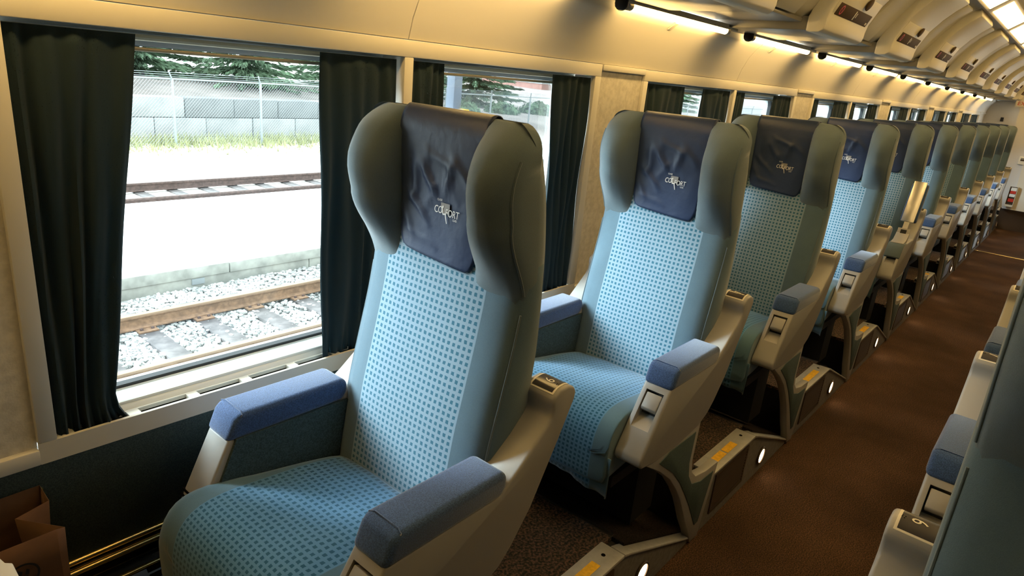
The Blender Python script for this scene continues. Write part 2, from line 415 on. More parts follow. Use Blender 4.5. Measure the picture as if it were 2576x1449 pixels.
for gi, X0 in enumerate(GW):
    w = bpy.data.objects.new('window_%d' % (gi+1), None); COL.objects.link(w); w.location = (X0, WY, .71); struct(w)
    X1, PB = X0+1.726, X0+1.763
    def part(o): o.location = (-X0, -WY, -.71); o.parent = w; return o
    part(box('header', X0-.032, PB, WY, WY+.11, 1.535, 1.5765, TRIMP, bev=.002))
    part(box('post', X0-.032, X0, WY, WY+.09, .757, 1.5345, TRIMP, bev=.002))
    part(box('post', X0+.85, X0+.88, WY, WY+.09, .757, 1.5345, TRIMP, bev=.002))
    part(box('post', X1, PB, WY, WY+.09, .757, 1.5345, TRIMP, bev=.002))
    # sill beam: front lip, vent trough, sloping white sill with a bead
    part(prism('sill_beam', [(WY, .712), (WY, .757), (WY+.006, .758), (WY+.006, .712)], X0-.032, PB, TRIMP, axes='yz'))
    part(prism('sill', [(WY+.029, .742), (WY+.029, .757), (WY+.034, .757), (WY+.038, .764), (WY+.046, .769), (WY+.052, .770), (WY+.056, .7735), (WY+.112, .7765), (WY+.112, .745), (WY+.05, .742)], X0-.0, X1, SILLW, axes='yz'))
    part(tube('sill_bead', [(X0, WY+.049, .7695), (X1, WY+.049, .7695)], .0055, SILLW, None, 8))
    part(box('vent_screen', X0, X1, WY+.0055, WY+.030, .712, .7485, BLACKM))
    for s in range(14):
        x = X0+.135+s*.1275
        if x < X1-.01: part(box('vent_bar', x, x+.024, WY+.005, WY+.029, .742, .7575, TRIMP))
    part(box('vent_bar', X0, X0+.032, WY+.005, WY+.029, .742, .7575, TRIMP))
    for wa, wb in ((X0, X0+.85), (X0+.88, X1)):
        inner = rrect(wa+.050, wb-.050, .777, 1.512, .05)
        def outp(g):
            mx, mz = (wa+wb)/2, 1.145; o_ = []
            hx, hz = (wb-wa)/2+.012, .405
            for p in inner:
                dx, dz = p[0]-mx, p[1]-mz; k = min(hx/max(abs(dx), 1e-6), hz/max(abs(dz), 1e-6)); o_.append((mx+dx*k, mz+dz*k))
            return o_
        part(ring_plate('outer_frame', outp(0), inner, WY+.098, WY+.15, SILLW, None))
        gi_ = rrect(wa+.057, wb-.057, .784, 1.505, .048)
        part(ring_plate('gasket', inner, gi_, WY+.105, WY+.125, GASKET, None))
        bm = bmesh.new(); n_ = [bm.verts.new((p[0], WY+.118, p[1])) for p in inner]; bm.faces.new(n_)
        ret = bmesh.ops.extrude_face_region(bm, geom=list(bm.faces)); 
        for q in ret['geom']:
            if isinstance(q, bmesh.types.BMVert): q.co.y += .006
        part(finish('glass_pane', bm, GLASS, None, smooth=0))
        part(tube('curtain_track', [(wa+.005, WY+.05, 1.522), (wb-.005, WY+.05, 1.522)], .006, ALU, None, 8))
        part(box('blind_roll', wa+.02, wb-.02, WY+.075, WY+.094, 1.505, 1.530, BLIND, bev=.006))
        part(box('blind_bar', wa+.02, wb-.02, WY+.078, WY+.092, 1.496, 1.504, ALU, bev=.002))
    # pillar panel between groups
    xa, xb = PB, X0+2.1-.032
    part(box('pillar_panel', xa+.002, xb-.002, WY+.012, WY+.06, .745, 1.556, WALLTEX))
    part(box('pillar_cap', xa+.002, xb-.002, WY-.004, WY+.05, 1.556, 1.5775, TRIMP, bev=.003))
    part(box('pillar_foot', xa+.002, xb-.002, WY-.002, WY+.05, .712, .745, TRIMP, bev=.003))

# solid textile wall left of the first window
o = box('pillar_panel', XR, .3045, WY+.012, WY+.06, .745, 1.556, WALLTEX, wl)
box('pillar_cap', XR, .3045, WY-.004, WY+.05, 1.556, 1.5775, TRIMP, wl, bev=.003)
box('pillar_foot', XR, .3045, WY-.002, WY+.05, .712, .745, TRIMP, wl, bev=.003)
for nm, y0, y1, z0, z1, mm in (('pillar_panel', .012, .06, .745, 1.556, WALLTEX), ('pillar_cap', -.004, .05, 1.556, 1.5775, TRIMP), ('pillar_foot', -.002, .05, .712, .745, TRIMP)):
    box(nm, GW[-1]+2.067, XE, WY+y0, WY+y1, z0, z1, mm, wl)
# ---- curtains
def curtain(x0, x1, b0, b1, label, folds=6, amp=.011, ph=0., ztop=1.527, zbot=.752, ybase=WY+.019, tail=0.):
    nx, nz = folds*9, 26; bm = bmesh.new(); V = []
    for j in range(nz+1):
        t = j/nz; z = ztop+(zbot-ztop)*t; row = []
        gx = .55*t if t < .75 else .41+(t-.75)*2.3         # drawn in towards the hem, then flaring
        gx = min(1., t*1.08)
        for i in range(nx+1):
            s = i/nx; xa = x0+(b0-x0)*gx; xb = x1+(b1-x1)*gx
            x = xa+(xb-xa)*s
            if t > .95 and tail: x += tail*(t-.95)/.05*s**4
            a = amp*(.35+.65*min(1, t*3))*(1+.25*math.sin(5*s+ph))
            a *= .35+.9*abs(noise.noise(Vector((s*folds*.8, ph, t*.6))))*1.6
            y = ybase+a*math.sin(2*math.pi*(folds*s+.5*noise.noise(Vector((s*3, ph+4, t*.8))))+ph+.9*math.sin(3*t+ph))+.004*math.sin(11*t+9*s)
            if t > .9: y += .006*math.sin(2*math.pi*folds*2*s)*(t-.9)/.1
            zz = z+(.004*math.sin(2*math.pi*folds*s*1.5+ph) if j == nz else 0)
            row.append(bm.verts.new((x, y, zz)))
        V.append(row)
    for j in range(nz):
        for i in range(nx): bm.faces.new((V[j][i], V[j][i+1], V[j+1][i+1], V[j+1][i]))
    o = finish('curtain', bm, CURT, recalc=False, smooth=60)
    md = o.modifiers.new('thickness', 'SOLIDIFY'); md.thickness = .0012
    tag(o, label, 'curtain', 'dark window curtains')
    return o
CL = [  # group index, pane, side, top span, bottom span, label
 (1, .340, .548, .336, .452, 'dark teal curtain at far left, gathered at its hem beside the near window', 5, .02),
 (1, .947, 1.176, .952, 1.176, 'dark teal curtain right of the near window, falling behind the first headrest', 5, .0),
 (1, 1.222, 1.343, 1.222, 1.335, 'narrow dark curtain on the right of the white post, above the first headrest', 4, .0),
 (1, 1.833, 2.060, 1.90, 2.060, 'dark curtain between the first two headrests, at the right of the second pane', 5, .0),
 (2, 2.446, 2.795, 2.446, 2.77, 'wide dark curtain just right of the first tan pillar', 6, .0),
 (2, 2.975, 3.283, 2.99, 3.283, 'dark curtain left of the thin post above the second seat', 5, .0),
 (2, 3.322, 3.470, 3.322, 3.44, 'narrow dark curtain right of the thin post above the third seat', 4, .0),
 (2, 3.874, 4.160, 3.86, 4.160, 'dark curtain left of the second tan pillar', 5, .0)]
for g, a, b, c, d, lab, fo, tl in CL: curtain(a, b, c, d, lab, fo, ph=a*3, tail=tl)
for g in range(2, 6):
    X0 = GW[g]; word = ORD[g]
    for k, (a, b) in enumerate(((.01, .16), (.50, .84), (.89, 1.05), (1.42, 1.716))):
        if X0+b > XE: continue
        if g == 5: a, b = ((.01, .27), (.40, .84), (.89, 1.34), (1.30, 1.72))[k]  # drawn wider here, shaped to keep sun off the end wall
        curtain(X0+a, X0+b, X0+a, X0+b-.01, '%s dark curtain from the left in the %s window group along the wall' % (ORD[k], word), 5, ph=g+k)

# ---- ceiling: recessed vault, ribs with service panels, lamp cove
CP = 1.04
YS = .2                                       # centre line of the vault
base_l = [(1.30, 1.815), (.95, 1.812), (.905, 1.845), (.87, 1.90), (.82, 1.97), (.765, 2.035), (.70, 2.085), (.62, 2.13), (.53, 2.175), (.40, 2.205), (YS, 2.215)]
base = base_l + [(2*YS-y, z) for y, z in base_l[-2::-1]]
base += [(y*1.02-.004, z+.03) for y, z in base[::-1]]
ce = struct(prism('ceiling', base, XR, 16, CEILP, axes='yz', smooth=45))
rib = [(.915, 1.768), (.90, 1.764), (.868, 1.766), (.852, 1.776), (.846, 1.793), (.845, 1.812), (.838, 1.845), (.80, 1.921), (.752, 1.980), (.702, 2.028), (.655, 2.064),
       (.67, 2.115), (.75, 2.06), (.83, 1.97), (.90, 1.86), (.915, 1.82)]
for k in range(-4, 13):
    xr = 2.72+CP*k
    prism('ceiling_rib', rib, xr, xr+.53, RIBP, ce, axes='yz', bev=.004, smooth=45)
    box('bin_underside', xr+.01, xr+.525, .916, 1.285, 1.771, 1.822, BINUND, ce, bev=.004)
    # grey underside skin of the bin between ribs, with a lip
    box('bin_underside', xr+.545, xr+CP-.015, .93, 1.285, 1.797, 1.812, BINUND, ce, bev=.002)
    box('bin_lip', xr+.60, xr+.625, .92, 1.285, 1.788, 1.7965, BINUND, ce, bev=.002)
    prism('vault_band', [(.918, 1.81), (.88, 1.858), (.85, 1.91), (.80, 1.975), (.745, 2.03), (.685, 2.075), (.69, 2.088), (.755, 2.043), (.81, 1.985), (.86, 1.915), (.89, 1.865), (.93, 1.82)], xr+.70, xr+.90, CEILP, ce, axes='yz', bev=.003, smooth=45)
    rr = [(2*YS-y, z) for y, z in rib]
    prism('ceiling_rib', rr, xr, xr+.53, RIBP, ce, axes='yz', smooth=45)
# service panels on the ribs (signs + reading-lamp socket)
def service(xr, label):
    t = thing('service_panel', label, 'service panel', (xr+.31, .845, 1.80), 'overhead service panels')
    L = t.location
    def sub(o): o.location = (-L.x, -L.y, -L.z); o.parent = t; return o
    # frame follows the rib face from (.8455,1.80) to (.80,1.921)
    def face(s, off):    # s: distance up the slope from (.838,1.845)
        dy, dz = -.447, .894; ny, nz = -.894, -.447
        return (.838+dy*s+ny*off, 1.845+dz*s+nz*off)
    def quad(name, x0, x1, s0, s1, off, th, m):
        p = [face(s0, off), face(s1, off), face(s1, off+th), face(s0, off+th)]
        return sub(prism(name, p, x0, x1, m, None, axes='yz', bev=.0012))
    quad('panel_frame', xr+.02, xr+.51, -.028, .085, -.006, .008, RIBP)
    quad('sign_plate', xr+.045, xr+.485, -.012, .034, .002, .002, SIGND)
    for x in (xr+.075,):   # red crossed disc, pictograms
        bm = bmesh.new(); c0 = face(.011, .0045)
        for q in range(20):
            a0, a1 = 2*math.pi*q/20, 2*math.pi*(q+1)/20
            pts = []
            for a, r in ((a0, .018), (a1, .018), (a1, .012), (a0, .012)):
                f_ = face(.011+r*math.sin(a), .0045); pts.append(bm.verts.new((x+.02+r*math.cos(a), f_[0], f_[1])))
            bm.faces.new(pts)
        f1, f2 = face(.022, .0045), face(.001, .0045)
        bm.faces.new([bm.verts.new(v) for v in ((x+.008, f1[0], f1[1]), (x+.012, f1[0], f1[1]), (x+.033, f2[0], f2[1]), (x+.029, f2[0], f2[1]))])
        sub(finish('red_symbol', bm, REDP, None, smooth=0))
    quad('white_symbol', xr+.262, xr+.272, -.006, .028, .004, .001, CREAM)
    quad('white_symbol', xr+.285, xr+.292, .004, .022, .004, .001, CREAM)
    quad('white_symbol', xr+.452, xr+.470, -.006, .004, .004, .001, CREAM)
    c = face(.066, .002)
    bm = lathe_add(bmesh.new(), [(.0, 0), (.012, .0), (.022, .004), (.024, .010), (.020, .012)], 'z', 18)
    bmesh.ops.rotate(bm, verts=bm.verts, matrix=Matrix.Rotation(math.radians(180-63), 3, 'X'), cent=(0, 0, 0))
    bmesh.ops.translate(bm, verts=bm.verts, vec=(xr+.33, c[0], c[1]))
    sub(finish('lamp_socket', bm, SIGND, None))
    quad('panel_nosing', xr+.012, xr+.518, -.052, -.034, -.004, .007, RIBP)
    return t
for n, k in enumerate(range(-1, 9)):
    xr = 2.72+CP*k
    if k < 0: service(xr, 'service panel on the nearest ceiling rib, cut by the top edge of the picture')
    else: service(xr, '%s brown sign panel from the camera under the arched ceiling' % ORD[k])
# wall-top tubes and reading lamps
for n, k in enumerate(range(-4, 10)):
    xl = 1.94+CP*k
    lab = 'glowing tube lamp along the wall top, %s' % (['third behind the camera', 'second behind the camera', 'first behind the camera'][k+4] if k < -1 else ['above the near window', 'above the second pane', 'above the first tan pillar', 'above the third pane', 'above the second tan pillar', 'sixth from the near end', 'seventh from the near end', 'eighth from the near end', 'ninth from the near end', 'tenth from the near end', 'farthest from the camera'][k+1])
    t = thing('tube_lamp', lab, 'lamp', (xl+.43, 1.245, 1.76), 'tube lamps along the wall top')
    for (nm, x0, x1, m, r) in (('tube', -.36, .385, TUBE, .014), ('end_cap', -.385, -.36, PLASTIC, .015), ('end_cap', .385, .41, PLASTIC, .015)):
        o = tube(nm, [(x0, 0, 0), (x1, 0, 0)], r, m, t, 12)
    prism('lamp_shield', [(.022, .018), (.022, .022), (-.026, .022), (-.026, .003), (-.023, .003), (-.023, .018)], -.43, .45, RIBP, t, axes='yz')
    if k >= 0 and k < 9:
        t = thing('reading_lamp', '%s round dark reading lamp from the near end, hanging under the luggage bin' % ORD[k], 'lamp', (xl-.0, 1.235, 1.785), 'dark reading lamps')
        finish('housing', lathe_add(bmesh.new(), [(.030, .0), (.031, -.004), (.024, -.008), (.021, -.016), (.022, -.026), (.020, -.036), (.013, -.044), (.003, -.047)], 'z', 18), DARK, t)
        box('mount_plate', -.05, .10, -.02, .02, -.006, .0, DARK, t, bev=.002)
        finish('lens', lathe_add(bmesh.new(), [(.0005, -.0478), (.009, -.0465), (.010, -.043)], 'z', 14), mat('lamp_lens', (.25, .3, .3), .08, spec=.9) if k == 0 else bpy.data.materials['lamp_lens'], t)
# ceiling diffusers on the vault shoulders
for side in (0, 1):  # second side is an unseen row, added to brighten the ribs
    for k in range(-3, 10):
        x0 = 4.83+CP*(k-1)
        A, B = (.622, 2.094), (.536, 2.152)
        poly = [A, B, (B[0]+.01, B[1]+.02), (A[0]+.01, A[1]+.02)]
        if side:
            poly = [(2*YS-y, z) for y, z in poly]
        t = thing('ceiling_light', ('%s glowing ceiling panel from the near end, %s row' % (ORD[k+3], 'left' if not side else 'far')), 'lamp', (x0+.45, poly[0][0], poly[0][1]), 'ceiling light panels')
        o = prism('diffuser', poly, x0+.085, x0+CP-.075, DIFF, t, axes='yz', bev=.004); o.location = -t.location
        nb = (.546*.006, .838*.006)
        fr = [(A[0]+.012+nb[0], A[1]-.008+nb[1]), (B[0]-.012+nb[0], B[1]+.008+nb[1]), (B[0]-.012+4*nb[0], B[1]+.008+4*nb[1]), (A[0]+.012+4*nb[0], A[1]-.008+4*nb[1])]
        if side: fr = [(2*YS-y, z) for y, z in fr]
        o = prism('light_frame', fr, x0, x0+CP-.01, RIBP, t, axes='yz'); o.location = -t.location

# ================================================================== SEATS
# seat meshes are written in "row 6" coordinates (x along the car, yl across from the seat's centre, aisle at -yl)
BX = .90
XM = smooth_tab([(.50, .845), (.55, .85), (.62, .860), (.70, .870), (.80, .885), (.90, .908), (1.0, .930), (1.09, .948), (1.15, .955), (1.25, .957), (1.33, .953), (1.38, .951), (1.41, .955), (1.44, .965)])
XFE = smooth_tab([(.50, .855), (.55, .86), (.62, .870), (.70, .884), (.80, .902), (.90, .926), (1.0, .950), (1.09, .966), (1.15, .968), (1.25, .966), (1.33, .962), (1.38, .960), (1.41, .96), (1.44, .965)])
XRR = smooth_tab([(.50, .97), (.58, 1.0), (.80, 1.04), (.98, 1.057), (1.10, 1.055), (1.2, 1.047), (1.3, 1.03), (1.38, 1.005), (1.41, .992), (1.44, .975)])
YC = -.012       # the backrest sits a touch towards the aisle
T = lerp_tab

def lx(x): return x-BX

CREASE = [(.01, 1.30, 1.15, .055, .008), (-.045, 1.305, 2.1, .05, .007), (.045, 1.24, .9, .05, .006), (-.02, 1.345, .5, .05, .006), (.05, 1.30, 1.9, .05, .006), (-.08, 1.33, 1.0, .045, .005), (.02, 1.36, 1.7, .03, .006), (.075, 1.20, 1.2, .04, .004), (.055, 1.34, 2.0, .04, .004), (-.07, 1.26, 1.3, .04, .003), (.03, 1.17, .35, .05, .003), (.0, 1.27, 2.4, .035, .004)]
def build_seat(s, raised=False):
    """s=+1: aisle on -y (window-side row), s=-1: mirrored for the seats across the aisle. Returns a root."""
    root = bpy.data.objects.new('train_seat', None); COL.objects.link(root); root.empty_display_size = .1
    def mir(bm):
        for v in bm.verts: v.co = Vector((v.co.x-BX, v.co.y*s, v.co.z))
        return bm
    def add(name, bm, m, parent=root, smooth=38, recalc=True, mats=None): return finish(name, mir(bm), m, parent, smooth=smooth, recalc=recalc, mats=mats)
    def pr(name, poly, a, b, m, parent=root, bev=0, seg=2): return add(name, prism_add(bmesh.new(), poly, a, b, 'xz', bev, seg), m, parent)
    # --- backrest
    rings = []
    zs = [.50, .53, .56] + list(np.linspace(.6, 1.38, 34)) + [1.40, 1.415, 1.427, 1.435, 1.439]
    for z in zs:
        hw = .234 if z < 1.17 else .234-.085*min(1, (z-1.17)/.08)
        k = 1.
        if z > 1.25: hw -= .045*min(1, (z-1.25)/.08)
        if z > 1.38: k = math.sqrt(max(.02, 1-((z-1.38)/.060)**2))
        if z < .56: k = .6+.4*(z-.50)/.06
        xm, xe, xr = T(XM, z), T(XFE, z), T(XRR, z)
        xc = (xm+xr)/2; xm, xe, xr = xc+(xm-xc)*k, xc+(xe-xc)*k, xc+(xr-xc)*k
        ring = []
        for t in np.linspace(-1, 1, 17):
            a = abs(t); x = xm+(xe-xm)*a**3
            y = t*(hw-.010)
            if a == 1: x += .007
            ring.append((x, YC+y, z))
        ring += [(xe+.022*k, YC+hw, z), ((xe+xr)/2, YC+hw+.003, z), (xr-.022*k, YC+hw, z), (xr-.006*k, YC+hw-.012, z)]
        for t in (.7, .35, 0, -.35, -.7): ring.append((xr+.008*k*(1-t*t), YC+t*hw, z))
        ring += [(xr-.006*k, YC-hw+.012, z), (xr-.022*k, YC-hw, z), ((xe+xr)/2, YC-hw-.003, z), (xe+.022*k, YC-hw, z)]
        if z > 1.38: ring = [(p[0], p[1], p[2]-(z-1.38)*.14) for p in ring]
        rings.append(ring)
    add('backrest', loft_add(bmesh.new(), rings), FABB, smooth=60)
    # --- headrest wings
    tab_w = smooth_tab([(1.03, 1.02), (1.06, .995), (1.085, .972), (1.11, .958), (1.14, .942), (1.20, .903), (1.25, .874), (1.30, .862), (1.335, .864), (1.37, .880), (1.40, .905), (1.44, .955)])
    tab_d = smooth_tab([(1.03, .205), (1.06, .224), (1.10, .236), (1.32, .240), (1.44, .240)])
    for sd in (1, -1):
        rings = []; SEAM = []
        for z in list(np.linspace(1.035, 1.375, 24))+[1.388, 1.399, 1.409, 1.417, 1.424, 1.430, 1.435, 1.4385]:
            xw, xr, xm, D = T(tab_w, z), T(XRR, z)-.002, T(XM, z), T(tab_d, z)-(.055*(1-math.sqrt(1-((z-1.385)/.055)**2)) if z > 1.385 else 0)
            xe = T(XFE, z); q = min(1, max(0, (z-1.075)/.18)); q = q*q*(3-2*q)
            pw = (xm-xw if z > 1.255 else .0845)
            def FR(d, f, dx=0.): return xm+(xe-xm)*min(1, d/.224)**3+.006*(1-q)-q*(pw*f-dx)
            prof = [(.100, xm+.035), (.112, FR(.112, -.06)), (.122, FR(.122, .30)), (.134, FR(.134, .68)), (.148, FR(.148, .84)), (.166, FR(.166, .98)), (.186, FR(.186, 1.02)), (.206, FR(.206, .96, .003)), (.224, FR(.224, .85, .008)),
                    (.234, FR(.234, .8, .020)+.012*(1-q)), (.238, FR(.238, .7, .036)+.03*(1-q)), (.240, (FR(.238, .7, .036)+xr)/2), (.238, xr-.03), (.230, xr-.010), (.212, xr+.001), (.17, xr+.006), (.10, xr+.007)]
            xw = FR(.186, 1.02)
            if z < 1.38: SEAM.append((FR(.234, .8, .020)+.012*(1-q), YC+sd*(.10+.134*(D-.10)/.140), z))
            kz = 1. if z < 1.385 else math.sqrt(max(.03, 1-((z-1.385)/.0555)**2))
            xc = (xw+xr)/2+.01
            ring = []
            for d, x in prof:
                dd = .10+(d-.10)*(D-.10)/.140
                ring.append((xc+(x-xc)*(.25+.75*kz), YC+sd*dd, z))
            rings.append(ring)
        wg = add('headrest_wing', loft_add(bmesh.new(), rings), FAB, smooth=75)
        # seam piping where the front pad meets the side cloth
        pts = [p for p in SEAM if p[2] > 1.10]
        add('seam', tube_add(bmesh.new(), pts, .0026, 6), FAB, wg, smooth=60)
    for sd in (1, -1):
        pts = [(T(XFE, z)+.013, YC+sd*.2290, z) for z in np.linspace(.60, 1.07, 24)]
        add('back_seam', tube_add(bmesh.new(), pts, .0026, 6), FAB, smooth=60)
    # --- leather head cover, hung over the top
    path = []
    for z in np.linspace(1.134, 1.385, 40): path.append((T(XM, z)-.006, z))
    cx, cz = (T(XM, 1.385)+T(XRR, 1.385))/2, 1.385
    ra, rb = cx-T(XM, 1.385)+.006, .060
    for a in np.linspace(0, math.pi, 17)[1:]: path.append((cx-ra*math.cos(a), cz+rb*math.sin(a)))
    for z in np.linspace(1.37, 1.22, 8): path.append((T(XRR, z)+.012, z))
    nu = 28; bm = bmesh.new(); G = []
    rnd = [(.028, .0), (-.03, .05), (.015, -.03)]
    for j, (x, z) in enumerate(path):
        hw = .112+.012*min(1, max(0, (z-1.12)/.25)); row = []
        if j < 7: hw -= .022*(1-math.sqrt(max(0, 1-((7-j)/7)**2)))
        for i in range(nu+1):
            t = -1+2*i/nu; y = YC-.004+t*hw
            zz = z+.007*t*max(0, 1-j/30)
            w = 0.
            if j < 38:
                e = min(1, j/6)*min(1, (38-j)/8)
                w = -.0022*max(0, noise.noise(Vector((y*9+z*7, z*7-y*9, 7.7))))
                for (py, pz, an, ln, dp) in CREASE:
                    dy, dz = y-py, z-pz; al = dy*math.cos(an)+dz*math.sin(an); ac = -dy*math.sin(an)+dz*math.cos(an)+.006*math.sin(al*40)
                    w -= dp*math.exp(-(ac/.0075)**2)*math.exp(-(al/ln)**4)
                w *= e
                lo = math.exp(-(((y+.046)/.052)**4+((z-1.246)/.036)**4)); w *= (1-.97*lo)
            row.append(bm.verts.new((x+w-.0015+.004*(abs(t)**4)*(1 if j < 40 else 0), y, zz)))
        G.append(row)
    for j in range(len(G)-1):
        for i in range(nu): bm.faces.new((G[j][i], G[j][i+1], G[j+1][i+1], G[j+1][i]))
    cov = add('head_cover', bm, LEATHER, smooth=180, recalc=True)
    md = cov.modifiers.new('thickness', 'SOLIDIFY'); md.thickness = .0028; md.offset = -1 if s > 0 else -1
    # printed emblem: CLASSE / CO(figure)FORT / CLASS over a grey square, laid on the cover
    V, F, MI = [], [], []
    def put(vs, fs, dy, dz, mi, lift):
        o0 = len(V)
        for p in vs:
            yy, zz = dy-p[0]*KS, dz+p[1]*KS
            V.append((lx(T(XM, zz)-.0102-lift), yy, zz))
        for f in fs: F.append([q+o0 for q in f]); MI.append(mi)
    ly, lz = -.044*s, 1.243; KS = .80           # middle of the emblem
    def grid(x0, x1, z0, z1, n=4):
        vs = [(x0+(x1-x0)*i/n, z0+(z1-z0)*j/n) for j in range(n+1) for i in range(n+1)]
        fs = [(j*(n+1)+i, j*(n+1)+i+1, (j+1)*(n+1)+i+1, (j+1)*(n+1)+i) for j in range(n) for i in range(n)]
        return vs, fs
    put(*grid(-.019, .013, -.007, .020), ly, lz, 1, 0)
    for st, sz, px, pz in (('CO', .0245, -.0278, -.0085), ('FORT', .0245, .0225, -.0125), ('CLASSE', .0072, -.0235, .0235), ('CLASS', .0068, .033, -.0205)):
        v, f = text_mesh(st, sz, .12, 'CENTER', .92); put([(p[0]*.86+px, p[1]*1.12+pz) for p in v], f, ly, lz, 0, .0006)
    def stroke(p, q, w0, w1):
        d = Vector((q[0]-p[0], q[1]-p[1])).normalized(); n_ = Vector((-d.y, d.x))
        put([(p[0]+n_.x*w0, p[1]+n_.y*w0), (q[0]+n_.x*w1, q[1]+n_.y*w1), (q[0]-n_.x*w1, q[1]-n_.y*w1), (p[0]-n_.x*w0, p[1]-n_.y*w0)], [(0, 1, 2, 3)], ly, lz, 0, .0007)
    stroke((-.0135, .012), (-.0095, -.0095), .0009, .0018); stroke((-.0105, -.0095), (-.0015, -.0075), .0020, .0018)
    stroke((-.002, -.0065), (.0055, -.0315), .0019, .0012)
    c = [(-.0098+.0022*math.cos(a), .0100+.0034*math.sin(a)) for a in np.linspace(0, 2*math.pi, 12, False)]
    put(c, [tuple(range(12))], ly, lz, 0, .0007)
    raw_mesh('emblem', V, F, PRINTW, cov, mats=[PRINTW, PRINTG], mi=MI)
    # --- seat cushion: full front that droops over the edge
    rings = []
    st = [(.868, .596, .47, .206), (.855, .612, .455, .208), (.80, .624, .45, .210), (.72, .638, .45, .212), (.64, .643, .45, .222), (.575, .650, .447, .240), (.52, .648, .442, .250),
          (.485, .636, .436, .252), (.460, .612, .434, .248), (.446, .575, .440, .242), (.441, .53, .452, .236)]
    for x, zt, zb, hw in st:
        ring = []; h = zt-zb; r = min(.045, h*.45)
        n = 8
        for i in range(21):
            t = -1+2*i/20; ring.append((x, YC-.002+t*(hw-r), zt+.006*(1-t*t)*(1-.3*math.cos(6*t))))
        for i in range(1, n): a = math.pi/2*(1-i/n); ring.append((x, YC-.002+hw-r+r*math.cos(a), zt-r+r*math.sin(a)))
        ring += [(x, YC-.002+hw-.004, zb+.02), (x, YC-.002+hw-.02, zb), (x, YC-.002-hw+.02, zb), (x, YC-.002-hw+.004, zb+.02)]
        for i in range(n-1, 0, -1): a = math.pi/2*(1-i/n); ring.append((x, YC-.002-(hw-r+r*math.cos(a)), zt-r+r*math.sin(a)))
        ring = [(p[0], max(p[1], -.227), p[2]) for p in ring]
        rings.append(ring)
    cu = add('seat_cushion', loft_add(bmesh.new(), rings), FABS, smooth=70)
    md = cu.modifiers.new('round', 'SUBSURF'); md.levels = 1; md.render_levels = 1
    # loose valance under the front edge
    bm = bmesh.new(); G = []
    for j in range(7):
        t = j/6; row = []
        for i in range(49):
            y = -.238+.476*i/48
            y = max(y, -.222)
            row.append(bm.verts.new((.449+.016*t+.005*math.sin(i*.55)*t+.002*math.sin(i*1.3+1)*t, YC-.002+y*(1-.04*t), .535-(.105+.035*(i/48 if s < 0 else 1-i/48)**2)*t+.003*math.sin(i*.4)*t)))
        G.append(row)
    for j in range(6):
        for i in range(48): bm.faces.new((G[j][i], G[j][i+1], G[j+1][i+1], G[j+1][i]))
    vl = add('valance', bm, FABS, smooth=80); md = vl.modifiers.new('thickness', 'SOLIDIFY'); md.thickness = .004
    # --- arm shells
    shell = [(.592, .735), (.880, .735), (.888, .745), (.930, .775), (1.012, .842), (1.024, .856), (1.026, .872), (1.022, .888), (1.026, .902), (1.045, .914), (1.072, .915), (1.094, .906), (1.103, .893),
             (1.100, .876), (1.060, .795), (.985, .655), (.93, .585), (.895, .553), (.84, .528), (.70, .512), (.56, .513), (.490, .524), (.474, .538), (.475, .556)]
    shell_w = shell[:-4]+[(.585, .513), (.525, .526), (.508, .540), (.507, .556)]
    f0, f1 = Vector((.592, .735)), Vector((.475, .556)); fd = (f1-f0).normalized(); fn = Vector((-fd.y, fd.x))
    if fn.x < 0: fn = -fn
    def FP(a, d): p = f0+fd*a+fn*d; return (p.x, p.y)
    def shell_obj(name, ya, yb, hollow):
        bm = prism_add(bmesh.new(), shell if hollow else shell_w, ya, yb, 'xz', .009, 3)
        if hollow:
            me = bpy.data.meshes.new('a'); bm.to_mesh(me); bm.free(); A = bpy.data.objects.new('a', me); COL.objects.link(A)
            bc = prism_add(bmesh.new(), [FP(.022, -.03), FP(.022, .034), FP(.085, .034), FP(.133, .002), FP(.14, -.03)], ya+.0155, yb-.0155, 'xz')
            mc = bpy.data.meshes.new('c'); bc.to_mesh(mc); bc.free(); Cc = bpy.data.objects.new('c', mc); COL.objects.link(Cc)
            q = A.modifiers.new('b', 'BOOLEAN'); q.operation = 'DIFFERENCE'; q.object = Cc; q.solver = 'EXACT'
            dg = bpy.context.evaluated_depsgraph_get(); bm = bmesh.new(); tmp = bpy.data.meshes.new_from_object(A.evaluated_get(dg)); bm.from_mesh(tmp)
            bpy.data.objects.remove(A); bpy.data.objects.remove(Cc)
        return add(name, bm, PLASTIC)
    a0, a1 = -.315, -.230
    ash = shell_obj('aisle_arm_shell', a0, a1, True)
    pr('recline_button', [FP(.028, .002), FP(.028, .03), FP(.080, .03), FP(.080, .006), FP(.074, .0)], a0+.0190, a1-.0190, PLASTIC, ash, .003)
    pr('recess_lining', [FP(.0235, .031), FP(.0235, .0335), FP(.085, .0335), FP(.085, .031)], a0+.016, a1-.016, DARK, ash)
    wsh = shell_obj('window_arm_shell', .200, .285, False)
    pr('arm_side_panel', [(.606, .735), (.90, .735), (.885, .50), (.56, .50), (.540, .58)], .193, .202, ARMCARP)
    if s > 0:
        for k in range(2):
            zz = .590+.010*k; xx = .507+(zz-.556)*.475
            pr('shell_groove', [(xx-.0015, zz), (xx+.004, zz), (xx+.005, zz+.004), (xx-.0003, zz+.004)], .198, .287, BLACKM, wsh)
    padp = [(.584, .729), (.604, .776), (.618, .790), (.875, .790), (.892, .784), (.894, .755), (.878, .733)]
